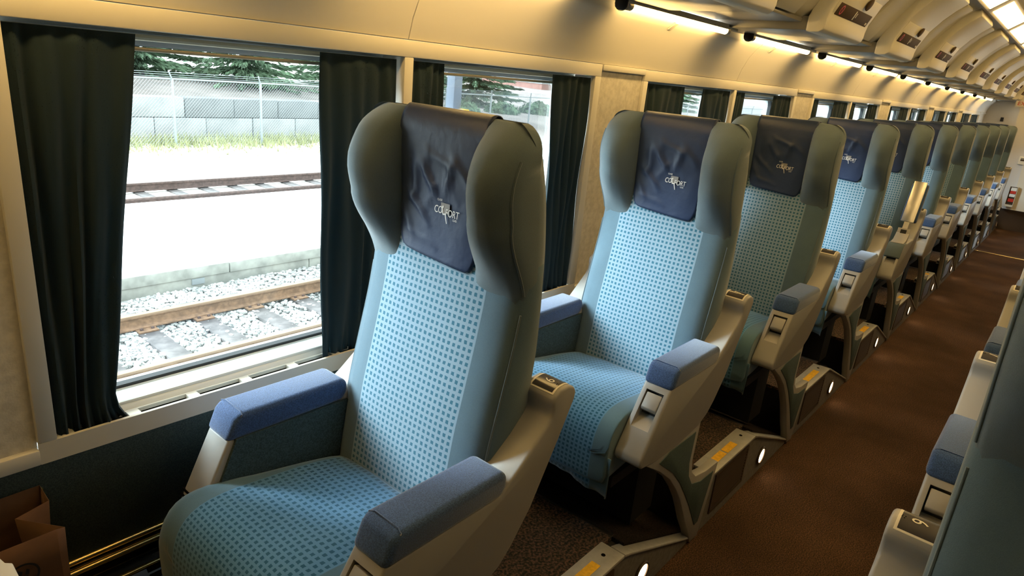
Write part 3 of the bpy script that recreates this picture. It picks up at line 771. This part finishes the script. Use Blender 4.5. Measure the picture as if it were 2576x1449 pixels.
    if not raised:
        ap = pr('armrest_pad', padp, a0-.004, a1+.004, PADF, bev=.016, seg=4)
        add('pad_seam', tube_add(bmesh.new(), [(.603, a0-.002, .742), (.622, a0+.001, .786), (.625, a0+.012, .7895), (.625, a1-.012, .7895), (.622, a1-.001, .786), (.603, a1+.002, .742)], .0018, 6), PADF, ap, smooth=60)
    else:
        # arm swung up: cushion pad folded against the backrest, hinge bracket, short front pad
        dx, dz = .42, .91
        def up(a, d): return (.66+dx*a-dz*d*-1*-1, .845+dz*a+dx*d)
        def U(a, d): return (.748+dx*a+dz*d, .862+dz*a-dx*d)
        pr('raised_pad', [U(.015, .006), U(.245, .006), U(.26, .02), U(.255, .045), U(.02, .05), U(.0, .03)], a0-.004, a1+.004, PADF, bev=.014, seg=3)
        pr('raised_plate', [U(-.005, -.008), U(.262, -.008), U(.262, .006), U(-.005, .006)], a0+.006, a1-.006, CHROME, bev=.003)
        pr('hinge_strap', [U(-.07, -.004), U(.0, -.004), U(.0, .002), U(-.07, .002)], a0+.028, a1-.028, CHROME)
        pr('hinge_bracket', [U(-.20, .012), U(-.05, -.010), U(-.05, -.002), U(-.20, .022)], a0+.008, a1-.008, PLASTIC, bev=.002)
        pr('hinge_slot', [U(-.11, -.004), U(-.06, -.0115), U(-.06, -.009), U(-.11, .000)], a0+.026, a1-.026, DARK)
        pr('arm_strap', [(.60, .74), (.70, .74), (.72, .80), (.66, .755), (.60, .745)], a0+.006, a1-.006, PLASTIC, bev=.003)
        pr('front_pad', [(.535, .665), (.575, .722), (.60, .742), (.665, .742), (.66, .73), (.59, .715), (.545, .655)], a0-.002, a1+.002, FAB, bev=.006)
    wp = pr('armrest_pad', padp, .196, .289, PADF, bev=.016, seg=4)
    add('pad_seam', tube_add(bmesh.new(), [(.603, .198, .742), (.622, .199, .786), (.625, .211, .7895), (.625, .274, .7895), (.622, .286, .786)], .0018, 6), PADF, wp, smooth=60)
    # --- row number plate curved over the arm's rear knob
    arc = [(1.0285, .9030), (1.036, .9090), (1.0455, .9140), (1.054, .9152), (1.064, .9158), (1.0725, .9150), (1.081, .9122)]
    for nm, ya, yb, off, m in (('plate_border', a0+.010, a1-.012, .0008, CREAM), ('number_plate', a0+.0145, a1-.0165, .0016, PLATE)):
        pts = arc if nm == 'plate_border' else [(arc[0][0]*.88+arc[1][0]*.12+.002, arc[0][1]+.0016)]+arc[1:-1]+[(arc[-1][0]-.0025, arc[-1][1]+.0008)]
        pr(nm, [(x, z+off) for x, z in pts]+[(x, z-.004) for x, z in pts[::-1]], ya, yb, m)
    # --- pedestal fin with inset panel, under-frame
    ped = [(.517, .522), (.62, .458), (.706, .392), (.773, .322), (.824, .257), (.865, .193), (.90, .135), (.955, .06), (.985, .004), (1.045, .004), (1.104, .288), (1.0, .294), (.915, .312), (.875, .345), (.858, .40), (.862, .545), (.70, .522)]
    fin = pr('pedestal', ped, a0+.002, a0+.034, PLASTIC, bev=.005)
    ins = [(.600, .496), (.713, .414), (.785, .344), (.848, .270), (.904, .199), (.957, .124), (.988, .080), (1.014, .082), (1.066, .266), (.96, .272), (.885, .296), (.845, .345), (.828, .40), (.832, .512), (.66, .510)]
    pr('pedestal_panel', ins, a0-.0005, a0+.01, TEALPAN, fin, bev=.0015)
    pr('pedestal', ped, .250, .282, PLASTIC)
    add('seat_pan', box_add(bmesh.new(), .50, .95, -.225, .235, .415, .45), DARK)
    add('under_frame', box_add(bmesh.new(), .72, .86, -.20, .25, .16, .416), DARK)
    return root

def number_mesh(digits, s, root):
    """row number lying on the plate, read from across the seat"""
    v, f = text_mesh(digits, .034, 0., 'CENTER')
    def pl(x): return lerp_tab([(1.0285, .9030), (1.036, .9090), (1.0455, .9140), (1.054, .9152), (1.064, .9158), (1.0725, .9150), (1.081, .9122)], x)
    V = []
    for p in v:        # text x runs along -x of the car, its top points to the aisle
        x = 1.0555+p[0]*.85*s; y = -.274+(p[1]-.012)
        V.append((x-BX, y*s, pl(x)+.0024))
    o = raw_mesh('row_number', V, f, CREAM, root)
    # little embossed dots beside the number
    bm = bmesh.new()
    for i, (dx, dy) in enumerate(((0, 0), (.0045, .001), (.002, -.004), (.006, -.0035))):
        bm2 = lathe_add(bm, [(.0009, 0), (.0009, .0006), (.0003, .0008)], 'z', 6, (1.051+dx-BX, (-.296+dy)*s, pl(1.051+dx)+.0018))
    finish('raised_dots', bm, BLACKM, root)

protoL = build_seat(1); protoR = build_seat(-1); protoX = build_seat(1, True)
LN, RN = 11, 5
names_L = ['nearest blue plush seat by the window, pale lit cushion in the foreground', 'second plush window-side seat, cushion drooping at front, row 7 plate on its arm',
           'third seat of the window-side row from the camera', 'fourth seat of the window-side row from the camera', 'fifth seat of the window-side row, its aisle armrest swung up',
           'sixth seat of the window-side row from the camera', 'seventh seat of the window-side row from the camera', 'eighth seat of the window-side row from the camera',
           'ninth seat of the window-side row from the camera', 'third from last seat of the window-side row', 'second from last seat of the window-side row']
seats = []
def place(proto, loc, label, group):
    r = proto if not proto.get('used') else copy_tree(proto)
    if r is proto: proto['used'] = 1
    r.location = loc; tag(r, label, 'seat', group); return r
for k in range(LN):
    P = protoX if k == 4 else protoL
    r = place(P, (BX+k, 1.0, 0), names_L[k], 'window-side row of seats'); seats.append((r, str(6+k), 1))
for k in range(RN):  # first seat is unseen, added to keep light off the one behind
    lab = ['seat across the aisle beside the camera, out of the picture', 'dark green seat back cut by the right edge, row 6 plate on its arm', 'seat across the aisle with grey arm and row 7 plate, right edge of picture', 'third seat across the aisle, arm just in at the right edge', 'fourth seat across the aisle, at the right edge'][k]
    r = place(protoR, (BX+.065+(k-1)*1.03, -.235, 0), lab, 'seats across the aisle'); seats.append((r, str(5+k), -1))
for r, d, s in seats:
    number_mesh(d, s, r)
for r, d, s in seats:
    for c in [r]+list(r.children_recursive):
        if 'used' in c: del c['used']

# ================================================================== PLATFORM AND STEP RISERS
pf = bpy.data.objects.new('floor', None); COL.objects.link(pf); struct(pf)
for k in range(-3, 13):
    o = k-6+5   # module shift
    x = 1.04+(k-1)
    box('platform_carpet', x, x+.50, .765, 1.345, .215, .23, PLATC, pf)
    box('platform_base', x+.005, x+.50, .725, 1.345, .0, .2145, DARK, pf)  # black front faces stand for the shade under the seat
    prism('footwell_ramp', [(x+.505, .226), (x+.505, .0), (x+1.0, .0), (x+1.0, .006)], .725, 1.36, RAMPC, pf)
    box('carpet_edge_strip', x+.496, x+.508, .765, 1.36, .228, .2335, CHROME, pf)
ris = [(.06, .0), (.100, .228), (.49, .228), (.525, .214), (1.02, .004), (1.02, .0)]
def build_riser(torn):
    t = bpy.data.objects.new('step_riser', None); COL.objects.link(t); t.empty_display_size = .1
    prism('riser_board', ris, .697, .72, RISERG, t)
    prism('ledge_trim', [(.098, .224), (.098, .236), (.492, .236), (.492, .224)], .690, .772, LEDGE, t, bev=.003)
    prism('sloping_trim', [(.494, .236), (.53, .223), (1.025, .010), (1.025, .001), (.53, .212), (.494, .224)], .690, .742, LEDGE, t, bev=.003)
    spans = [(.155, .265), (.275, .365)] if torn else [(.155, .40)]
    for a, b in spans: prism('yellow_strip', [(a, .2355), (a, .2372), (b, .2372), (b, .2355)], .715, .744, YELLOW, t)
    for x in (.135, .445): finish('screw', lathe_add(bmesh.new(), [(.0005, .2375), (.006, .2372), (.007, .2355)], 'z', 10, (x, .735, 0)), BLACKM, t)
    for x in (.62, .86): prism('trim_slot', [(x, .236-.43*(x-.494)), (x+.03, .236-.43*(x-.464)), (x+.03, .234-.43*(x-.464)), (x, .234-.43*(x-.494))], .70, .704, BLACKM, t)
    g = bpy.data.objects.new('grille', None); g.parent = t; COL.objects.link(g)
    x0, x1, z0, z1 = .135, .445, .045, .212
    bm = bmesh.new()
    box_add(bm, x0, x1, .692, .698, z0, z0+.012); box_add(bm, x0, x1, .692, .698, z1-.012, z1)
    box_add(bm, x0, x0+.012, .692, .698, z0+.012, z1-.012); box_add(bm, x1-.012, x1, .692, .698, z0+.012, z1-.012)
    finish('grille_frame', bm, GRILLE, g)
    box('grille_back', x0+.01, x1-.01, .6962, .6975, z0+.01, z1-.01, DARK, g)
    for i in range(11):
        z = z0+.020+i*.0125
        prism('louvre', [(.6925, z), (.6965, z+.006), (.6965, z+.0085), (.6925, z+.0025)], x0+.012, x1-.012, GRILLE, g, axes='yz')
    lm = finish('aisle_lamp', lathe_add(bmesh.new(), [(.031, .6925), (.0005, .6915)], 'y', 28, (.637, 0, .083)), FLAMP, t, smooth=60, recalc=True)
    finish('lamp_bezel', lathe_add(bmesh.new(), [(.031, .694), (.032, .689), (.038, .688), (.041, .692), (.040, .698)], 'y', 28, (.637, 0, .083)), GRILLE, lm)
    return t
ra, rb = build_riser(False), build_riser(True)
used = [False, False]
for n, k in enumerate(range(-1, 13)):
    p = rb if k == 2 else ra; u = 1 if k == 2 else 0
    t = p if not used[u] else copy_tree(p); used[u] = True
    t.location = (k-1+1, 0, 0)
    lab = {-1: 'step riser behind the camera', 0: 'step riser with yellow strip below the first seat, at the bottom edge', 2: 'step riser under the third seat'}.get(k)
    if k == 1: lab = 'step riser with torn yellow strip and grille below the second seat'
    elif k > 1: lab = '%s aisle step riser from the camera, lamp and yellow strip' % ORD[k]
    tag(t, lab, 'step', 'aisle step risers')

# ================================================================== FAR END, BAG, TABLE
bh = struct(prism('wall_bulkhead', [(.86, 2.2), (.85, 1.3), (.82, .85), (.70, .30), (.16, .30), (.16, 2.2)], 11.80, 11.86, mat('bulkhead_white', (.62, .62, .64), .5), axes='yz'))
prism('bulkhead_return', [(.60, .30), (.16, .30), (.16, 2.2), (.66, 2.2)], 11.785, 11.80, WALLP, bh, axes='yz')
box('kick_panel', 11.88, 11.95, .16, .72, 0, .30, GRILLE, bh)
t = thing('leaflet_rack', 'dark leaflet rack on the white end bulkhead at the right edge', 'rack', (11.78, .62, .40))
box('rack_back', -.012, .0, -.03, .055, -.06, .22, GRILLE, t)
box('rack_side', -.03, .0, .055, .060, -.06, .23, WALLP, t); box('rack_side', -.03, .0, -.035, -.03, -.06, .23, WALLP, t)
box('rack_lip', -.03, -.026, -.03, .055, -.06, -.03, WALLP, t)
for i, (z, m) in enumerate(((.43, REDP), (.50, PRINTW), (.54, REDP), (.585, PRINTW))):
    o = box('leaflet', -.006, 0, -.025, .04, -.02, .025, m, None); o.location = (11.762, .62, z)
    tag(o, '%s leaflet from the bottom, in the dark rack on the end bulkhead' % ORD[i], 'leaflet', 'leaflets in the rack')
t = thing('switch_panel', 'cream framed dark switch panel on the white end bulkhead', 'switch panel', (11.795, .635, .99))
box('panel_frame', -.015, 0, -.07, .05, -.06, .05, CREAM, t, bev=.004); box('panel_face', -.018, -.012, -.05, .03, -.01, .015, SIGND, t); box('panel_face', -.018, -.012, -.05, .03, .022, .03, SIGND, t)
t = thing('exit_sign', 'small red lettered sign near the ceiling at the far end', 'sign', (11.775, .85, 1.742))
box('sign_board', .004, .02, -.40, .07, -.05, .07, WALLP, t)
v, f = text_mesh('EXIT', .07, .1, 'LEFT'); raw_mesh('sign_letters', [(.0, .05-p[0], p[1]-.03) for p in v], f, REDP, t)
for i, (y, z) in enumerate(((1.15, 1.50),)):
    t = thing('coat_hook', 'small dark coat hook on the far end wall', 'hook', (XE, y, z))
    box('hook_plate', -.01, 0, -.02, .02, -.03, .03, DARK, t); tube('hook', [(-.01, 0, .01), (-.05, 0, 0), (-.055, 0, .03)], .006, DARK, t)

# paper bag: open top, gusset on the right side folded inwards, printed ring on the front
t = thing('paper_bag', 'open brown paper bag with folded side and dark printed ring, bottom left corner', 'bag', (.19, 1.34, .245))
def bagpt(x, y, z): return (x-.19, y-1.34, z-.245)
x0, x1, y0, y1, z0 = -.06, .300, 1.262, 1.395, .252
bm = bmesh.new()
nz = 7; cols = []
outline = lambda q: [(x0, y0), (x0*.5+x1*.5, y0-.004*q), (x1-.012*q, y0), (x1+.004, y0+.010*q), (x1-.010-.045*q, (y0+y1)/2+.012), (x1+.006*q, y1-.03*q), (x1, y1), (x0*.5+x1*.5, y1+.003*q), (x0, y1), (x0+.05*q, (y0+y1)/2)]
tops = [.637, .637, .640, .632, .640, .640, .662, .655, .645, .64]
R_ = []
for j in range(nz+1):
    q = j/nz; ring = []
    for (x, y), tz in zip(outline(q), tops):
        z = z0+(tz-z0)*q; ring.append(bm.verts.new(bagpt(x+.004*math.sin(9*z), y+.003*math.sin(7*z+x*20), z)))
    R_.append(ring)
n = len(R_[0])
for A, B in zip(R_, R_[1:]):
    for k in range(n): bm.faces.new((A[k], A[(k+1) % n], B[(k+1) % n], B[k]))
bm.faces.new(R_[0])
o = finish('bag_body', bm, KRAFT, t, smooth=20); md = o.modifiers.new('thickness', 'SOLIDIFY'); md.thickness = .0012
bm = bmesh.new(); NS = 40
for r0, r1 in ((.0215, .0255),):
    for k in range(NS):
        a, b = 2*math.pi*k/NS, 2*math.pi*(k+1)/NS
        bm.faces.new([bm.verts.new(bagpt(.226+r*math.cos(q), y0-.0078, .574+r*math.sin(q))) for r, q in ((r0, a), (r1, a), (r1, b), (r0, b))])
for px, pz, w_, h_ in ((.219, .579, .006, .010), (.226, .569, .007, .006), (.232, .580, .004, .007)):
    bm.faces.new([bm.verts.new(bagpt(px+dx*w_, y0-.0078, pz+dz*h_)) for dx, dz in ((-1, -.6), (.4, -1), (1, .5), (-.2, 1))])
finish('printed_ring', bm, BLACKP, t, smooth=0, recalc=False)

# corner of a white table by the camera
t = thing('table', 'white table, only its stepped corner showing at the bottom left', 'table', (-.10, .85, .24))
tp = [(-.40, 1.24), (.155, 1.24), (.178, 1.100), (.1855, 1.0925), (.184, 1.05), (.178, .98), (.16, .93), (-.40, .93)]
o = prism('table_top', tp, .715, .73, WHITEP, t, axes='xy', bev=.002); o.location = -t.location
o = box('table_leg', -.22, -.16, 1.05, 1.11, .232, .716, PLASTIC, t, bev=.006); o.location = -t.location
o = box('table_foot', -.30, -.08, 1.0, 1.16, .232, .25, PLASTIC, t, bev=.004); o.location = -t.location

# ================================================================== OUTSIDE
BALL = mat('ballast_grey', (.28, .28, .27), .9, noise_s=30, noise_a=.25)
STONE = mat('ballast_stone', (.42, .425, .41), .9, noise_s=3, noise_a=.3)
RUST = mat('rail_rust', (.22, .13, .075), .7, noise_s=20, noise_a=.25)
RUST2 = mat('rail_brown', (.10, .065, .055), .8, noise_s=20, noise_a=.25)
SHINE = mat('rail_head', (.30, .20, .13), .35, metal=.4)
TIE = mat('tie_wood', (.10, .088, .085), .9, noise_s=8, noise_a=.3)
TIMB = mat('platform_timber', (.32, .32, .285), .85, noise_s=6, noise_a=.2)
ASPH = mat('platform_concrete', (.78, .79, .80), .9, noise_s=2, noise_a=.05)
SAND = mat('dry_ground', (.62, .58, .52), .95, noise_s=1.2, noise_a=.18)
BLOCKM = mat('concrete_block', (.32, .33, .33), .9, noise_s=1.5, noise_a=.15)
BLOCKD = mat('concrete_block_grey', (.18, .187, .19), .9, noise_s=1.5, noise_a=.12)
GALV = mat('galvanised', (.30, .33, .34), .5, metal=.2)
GRASS = mat('dry_grass', (.36, .37, .19), .9, noise_s=3, noise_a=.25)
SOIL = mat('bank_soil', (.18, .155, .14), .95, noise_s=.8, noise_a=.25)
NEEDLE = mat('spruce_needles', (.11, .175, .10), .85, noise_s=1.2, noise_a=.45)
BUSHM = mat('bush_leaves', (.13, .21, .115), .85, noise_s=1.5, noise_a=.45)
BARK = mat('bark', (.12, .09, .075), .9)
BRICK = mat('brick_wall', (.34, .18, .15), .9, noise_s=2, noise_a=.1)
POSTM = mat('post_blue_grey', (.14, .16, .20), .6)
ZB, ZR = -1.46, -1.25
gx0, gx1 = -6, 90
struct(box('trim_2', gx0, gx1, 1.8, 8.05, -1.6, ZB, BALL)); bpy.data.objects['trim_2'].name = 'ballast_bed'
g = struct(box('ground', gx0, gx1, 11.9, 20.5, -1.6, -1.36, SAND))
# ballast stones, countless
ico = bmesh.new(); bmesh.ops.create_icosphere(ico, subdivisions=1, radius=1)
iv = np.array([v.co[:] for v in ico.verts]); ifc = np.array([[v.index for v in f.verts] for f in ico.faces]); ico.free()
def scatter(name, label, n, xr, yr, z, size, m, cat='ballast', avoid=None):
    P = np.column_stack([RNG.uniform(*xr, n), RNG.uniform(*yr, n), np.full(n, z)])
    if avoid is not None: P = P[avoid(P)]
    n = len(P); P[:, 2] += RNG.uniform(-.012, .02, n)
    S = RNG.uniform(.6, 1.3, (n, 1, 3))*size*np.array([1, .8, .62]); a = RNG.uniform(0, 6.28, n)
    V = iv[None]*S*(1+RNG.uniform(-.18, .18, (n, len(iv), 1)))
    c, s = np.cos(a)[:, None], np.sin(a)[:, None]
    V = np.stack([V[..., 0]*c-V[..., 1]*s, V[..., 0]*s+V[..., 1]*c, V[..., 2]], -1)+P[:, None]
    F = ifc[None]+(np.arange(n)*len(iv))[:, None, None]
    o = raw_mesh(name, V.reshape(-1, 3).tolist(), F.reshape(-1, 3).tolist(), m)
    return tag(o, label, cat, kind='stuff')
tiesx = [1.40+.60*k for k in range(20)]
def not_tie(P):
    d = np.min(np.abs(P[:, 0:1]-np.array(tiesx)[None]), 1)
    inside = (P[:, 1] > 5.3) & (P[:, 1] < 7.55)
    return (~inside) | (d > .105) | (RNG.uniform(0, 1, len(P)) < .10)
scatter('ballast_stones', 'pale crushed stones between and around the near rails', 20000, (.8, 9), (4.9, 8.0), ZB+.018, .030, STONE, avoid=not_tie)
# near track: rails, ties, plates
def railroad(name, label, ys, zr, tx, x0, x1, m_web, plates, zt):
    t = thing(name, label, 'railway track', ((x0+x1)/2, sum(ys)/2, zt-.15))
    L = t.location
    prof = [(-.065, -.15), (.065, -.15), (.065, -.138), (.012, -.12), (.009, -.045), (.033, -.035), (.034, -.004), (.028, 0), (-.028, 0), (-.034, -.004), (-.033, -.035), (-.009, -.045), (-.012, -.12), (-.065, -.138)]
    for y in ys:
        o = prism('rail', [(y+a, zr+b) for a, b in prof], x0, x1, m_web, t, axes='yz'); o.location = -L
        h = prism('rail_head', [(y-.0345, zr-.022), (y-.0345, zr-.003), (y-.028, zr+.001), (y+.028, zr+.001), (y+.0345, zr-.003), (y+.0345, zr-.022)], x0, x1, SHINE if plates else m_web, None, axes='yz')
        h.parent = o
    tm = None
    for x in tx:
        if tm is None:
            o = box('tie', -.105, .105, ys[0]-(.50 if plates else .20), ys[1]+.50, zt-.16, zt, TIE, t, bev=.008); tm = o.data
        else: o = bpy.data.objects.new('tie', tm); COL.objects.link(o); o.parent = t
        o.location = (x-L.x, -L.y, -L.z)
    if plates:
        pm = None; sm = None
        for x in tx:
            for y in ys:
                if pm is None:
                    p = box('tie_plate', -.10, .10, -.155, .155, 0, .018, RUST, t, bev=.003); pm = p.data
                    bm = bmesh.new()
                    for dx in (-.055, .055):
                        for dy in (-.10, .10): box_add(bm, dx-.013, dx+.013, dy-.013, dy+.013, .018, .036)
                    q = finish('spike', bm, RUST2, p); sm = q.data
                else:
                    p = bpy.data.objects.new('tie_plate', pm); COL.objects.link(p); p.parent = t
                    q = bpy.data.objects.new('spike', sm); COL.objects.link(q); q.parent = p
                p.location = (x-L.x, y-L.y, zt-L.z)
    return t
railroad('railway_track', 'nearest railway track with rust orange rails, seen through the near window', (5.76, 7.03), ZR, tiesx[:13], -3, 40, RUST, True, ZR-.168)
railroad('railway_track', 'far railway track with brown rails beyond the white platform', (12.14, 13.44), -1.17, [2.0+.62*k for k in range(50)], -3, 60, RUST2, False, -1.335)
# platform of white concrete with timber edge
t = thing('platform', 'sunlit white platform with weathered timber edge between the two tracks', 'platform', (20, 10.1, ZB))
def sub(o): o.location = -t.location; o.parent = t; return o
sub(box('slab', -5, 85, 8.20, 11.9, ZB, -1.195, ASPH, bev=.01))
x = -4.6; k = 0
while x < 40:
    L_ = 2.9; sub(box('edge_timber', x, x+L_-.012, 8.06, 8.20, -1.33, -1.19-.004*(k % 2), TIMB, bev=.008))
    sub(box('base_timber', x+1.2, x+1.2+L_-.012, 8.08, 8.20, ZB-.06, -1.333, TIMB, bev=.006)); x += L_; k += 1
for x in (3.60,): sub(box('bolt_plate', x, x+.16, 8.066, 8.08, -1.42, -1.345, GALV))
# block wall: each block a piece
t = thing('block_wall', 'retaining wall of big pale concrete blocks behind the wire fence', 'wall', (15, 20.8, -1.9))
bmesh_cache = {}
for row, z0 in enumerate((-1.87, -1.295, -.715)):
    off = (0, .72, .10)[row]
    for i in range(24):
        xx = 3.05+1.52*i+off-1.5; yy = RNG.uniform(-.02, .02)
        if xx > 17.6: continue
        mdark = (row == 2 and i in (5, 6, 7, 12)) or (row == 1 and i in (8, 15))
        key = mdark
        if key not in bmesh_cache:
            o = box('block', 0, 1.50, 0, .62, 0, .565, BLOCKD if mdark else BLOCKM, t, bev=.02); bmesh_cache[key] = o.data
        else: o = bpy.data.objects.new('block', bmesh_cache[key]); COL.objects.link(o); o.parent = t
        o.location = (xx-15, 20.5+yy-20.8, z0+1.9)
# bank behind the wall
struct(prism('bank', [(21.1, -1.5), (21.1, -.30), (24, .10), (34, .3), (60, .4), (60, -1.5)], gx0, 18.9, SOIL, axes='yz'))
struct(prism('bank_far', [(17.4, -1.5), (17.6, -1.36), (19.3, -.80), (22, -.58), (30, -.3), (60, .2), (60, -1.5)], 18.9, 140, mat('pale_slope', (.34, .29, .27), .95, noise_s=.8, noise_a=.2), axes='yz'))
# grass tufts (stuff)
n = 6500; gx = RNG.uniform(4, 26, n); gy = 19.6-np.abs(RNG.normal(0, 1.0, n))+.4; hh = RNG.uniform(.10, .32, n)*np.exp(-((gy-19.6)/1.6)**2)+.04
a = RNG.uniform(0, 6.28, n); wdt = RNG.uniform(.012, .03, n)
lean = RNG.normal(0, .08, (n, 2))
V = np.stack([np.stack([gx-np.cos(a)*wdt, gy-np.sin(a)*wdt, np.full(n, -1.37)], 1), np.stack([gx+np.cos(a)*wdt, gy+np.sin(a)*wdt, np.full(n, -1.37)], 1), np.stack([gx+lean[:, 0], gy+lean[:, 1], -1.34+hh], 1)], 1).reshape(-1, 3)
tag(raw_mesh('grass', V.tolist(), np.arange(3*n).reshape(-1, 3).tolist(), GRASS), 'dry yellow green grass at the foot of the block wall', 'grass', kind='stuff')
# wire fence
t = thing('wire_fence', 'galvanised chain link fence with angled barbed wire arms before the block wall', 'fence', (20, 19, ZB))
L = Vector(t.location); FY, FT = 19.0, .45
def lo(o): o.location = -L; o.parent = t; return o
pm = None
for i in range(-2, 22):
    x = 8.27+2.545*i
    bm = bmesh.new(); tube_add(bm, [(x-L.x, 0, 0), (x-L.x, 0, FT-ZB)], .036, 8); tube_add(bm, [(x-L.x, 0, FT-ZB-.02), (x-.13-L.x, -.12, FT-ZB+.19)], .022, 6)
    finish('fence_post', bm, GALV, t)
lo(tube('top_rail', [(2, FY, FT), (64, FY, FT)], .022, GALV, None, 8))
for k in range(3): lo(tube('barbed_wire', [(2, FY-.04*(k+1), FT+.055*(k+1)), (64, FY-.04*(k+1), FT+.055*(k+1))], .006, GALV, None, 5))
V, F = [], []
pit = .085; H = FT-ZB-.06
for dr in (1, -1):
    for i in range(int((58-2)/pit)):
        xa = 2+i*pit; xb = xa+dr*H*.9
        o0 = len(V); r = .0032
        V += [(xa-r, FY, ZB+.05), (xa+r, FY, ZB+.05), (xa, FY-2*r, ZB+.05), (xb-r, FY, FT), (xb+r, FY, FT), (xb, FY-2*r, FT)]
        F += [(o0, o0+1, o0+4, o0+3), (o0+1, o0+2, o0+5, o0+4), (o0+2, o0, o0+3, o0+5)]
lo(raw_mesh('chain_link', V, F, GALV)); [c for c in t.children if c.name.startswith('chain_link')][0]['kind'] = 'stuff'
# trees
def conifer(x, y, z0, h, w, label, m=NEEDLE, cat='tree', group='spruces behind the fence'):
    t = thing('spruce', label, cat, (x, y, z0), group)
    tube('trunk', [(0, 0, -.2), (0, 0, h*.9)], [w*.05, .02], BARK, t, 7)
    rs = np.random.default_rng(int(x*100))
    zmax = min(h*.97, 5.2)
    nbr = 330; zz = rs.uniform(.0, zmax, nbr); zz = np.round(zz/.33)*.33+rs.normal(0, .04, nbr); an = rs.uniform(0, 6.283, nbr)
    R0 = w*np.clip(1-zz/h, .05, 1)**.8*rs.uniform(.65, 1.08, nbr)
    q = (np.arange(16)+.6)/16
    rad = R0[:, None]*q[None]
    P = np.stack([np.cos(an)[:, None]*rad, np.sin(an)[:, None]*rad, zz[:, None]-.20*rad+.10*rad*rad/max(w, .1)], -1)      # points along each bough
    P = np.repeat(P.reshape(-1, 3), 5, 0); A = np.repeat(np.repeat(an, 16), 5); Q = np.repeat(np.tile(q, nbr), 5); n = len(P)
    wid = .30*(1.15-Q); side = rs.uniform(-1, 1, n)*wid
    P = P+np.stack([-np.sin(A)*side, np.cos(A)*side, -np.abs(side)*.25+rs.normal(0, .025, n)], -1)
    d = np.stack([np.cos(A+side*2.2), np.sin(A+side*2.2), -.25+rs.normal(0, .2, n)], -1); d /= np.linalg.norm(d, axis=1)[:, None]
    e = np.cross(d, rs.normal(0, 1, (n, 3))); e /= np.linalg.norm(e, axis=1)[:, None]+1e-6
    sz = rs.uniform(.07, .13, n)[:, None]
    V = np.stack([P-d*sz*1.4, P+e*sz*.38, P+d*sz*1.6, P-e*sz*.38], 1).reshape(-1, 3)
    o = raw_mesh('foliage', V.tolist(), np.arange(4*n).reshape(-1, 4).tolist(), m, t); o['kind'] = 'stuff'
    return t
for i, (x, y, h, w, lab) in enumerate([
    (10.2, 26.4, 7.5, 2.4, 'spruce left of the near window view, partly bare'), (13.6, 25.0, 8.0, 3.1, 'broad spruce behind the fence in the middle of the near window'),
    (18.3, 25.2, 7.0, 2.9, 'dark spruce at the right of the near window'), (21.6, 25.8, 8.0, 3.0, 'spruce behind the steel column in the second pane'),
    (27.2, 26.0, 7.5, 3.0, 'spruce right of the steel column in the second pane'), (44, 28, 5.5, 3.2, 'rounded tree seen in the narrow third pane'),
    (53, 27, 5.0, 3.0, 'tree seen at the left of the fourth pane'), (5.5, 26, 8, 3, 'spruce hidden behind the leftmost curtain')]):
    conifer(x, y, .05 if x < 19 else -.45, h, w, lab, m=NEEDLE if x < 40 else BUSHM)
def bush(x, y, z0, r, label):
    t = thing('bush', label, 'bush', (x, y, z0), 'bushes behind the fence')
    tube('stem', [(0, 0, -.2), (0, 0, r*.5)], [.05, .03], BARK, t, 6)
    rs = np.random.default_rng(int(x*77)); V, F = [], []
    for _ in range(1500):
        d = rs.normal(0, 1, 3); d /= np.linalg.norm(d); p = d*r*rs.uniform(.6, 1.05)*np.array([1.25, 1, .75]); p[2] = abs(p[2]+.1)
        u = rs.normal(0, 1, 3); u /= np.linalg.norm(u); v = np.cross(u, d); v /= np.linalg.norm(v)+1e-6; s_ = rs.uniform(.05, .11)
        o0 = len(V); V += [tuple(p-u*s_), tuple(p+v*s_), tuple(p+u*s_), tuple(p-v*s_)]; F.append((o0, o0+1, o0+2, o0+3))
    o = raw_mesh('foliage', V, F, BUSHM, t); o['kind'] = 'stuff'
for i, (x, y, r) in enumerate([(20.5, 23.0, .9), (23.2, 22.8, 1.0), (25.8, 22.6, 1.05), (28.6, 22.6, 1.15), (31.5, 22.8, 1.15), (34.4, 23, 1.2), (13.5, 23.5, .45), (17.0, 23.3, .4)]):
    bush(x, y, -.75 if i < 6 else .1, r*(.8 if i < 6 else 1), '%s round bush from the left behind the chain link fence' % ORD[[2, 3, 4, 5, 6, 7, 0, 1][i]])
# brick building, pale building far off
t = thing('brick_building', 'red brick building with pale band at the right of the second pane', 'building', (57.6, 42, 1.2))
box('brick_wall', -4, 8, 0, 8, -3, 3.6, BRICK, t)
box('stone_band', -4.05, 8.05, -.05, 8.05, -.75, -.30, BLOCKM, t); box('window_pane', -2.0, -.8, -.06, .2, .9, 2.6, BLOCKM, t); box('roof_edge', -4.2, 8.2, -.2, 8.2, 3.6, 3.9, BLOCKM, t)
t = thing('white_building', 'pale low building seen in the fourth pane beyond the fence', 'building', (66, 26, -1.4))
box('pale_wall', -7, 30, 0, 9, 0, 4.6, ASPH, t); box('window_pane', -3.5, -1.5, -.05, .2, 2.8, 4.0, GALV, t); box('roof_edge', -7.2, 30, -.2, 9, 4.6, 4.9, BLOCKM, t)
# steel canopy column on a concrete plinth
t = thing('canopy_column', 'blue grey steel column on a white concrete plinth with yellow edges', 'column', (9.92, 10.0, -1.195))
box('column', -.11, .11, -.11, .11, 1.86, 4.6, POSTM, t, bev=.01)
prism('plinth', [(-.45, 0), (.30, 0), (.20, 1.86), (-.36, 1.86)], -.25, .25, ASPH, t, axes='xz', bev=.02)
box('yellow_band', .06, .205, -.255, .255, 1.80, 1.865, YELLOW, t); box('yellow_band', -.40, .27, -.262, .262, 1.24, 1.30, YELLOW, t)
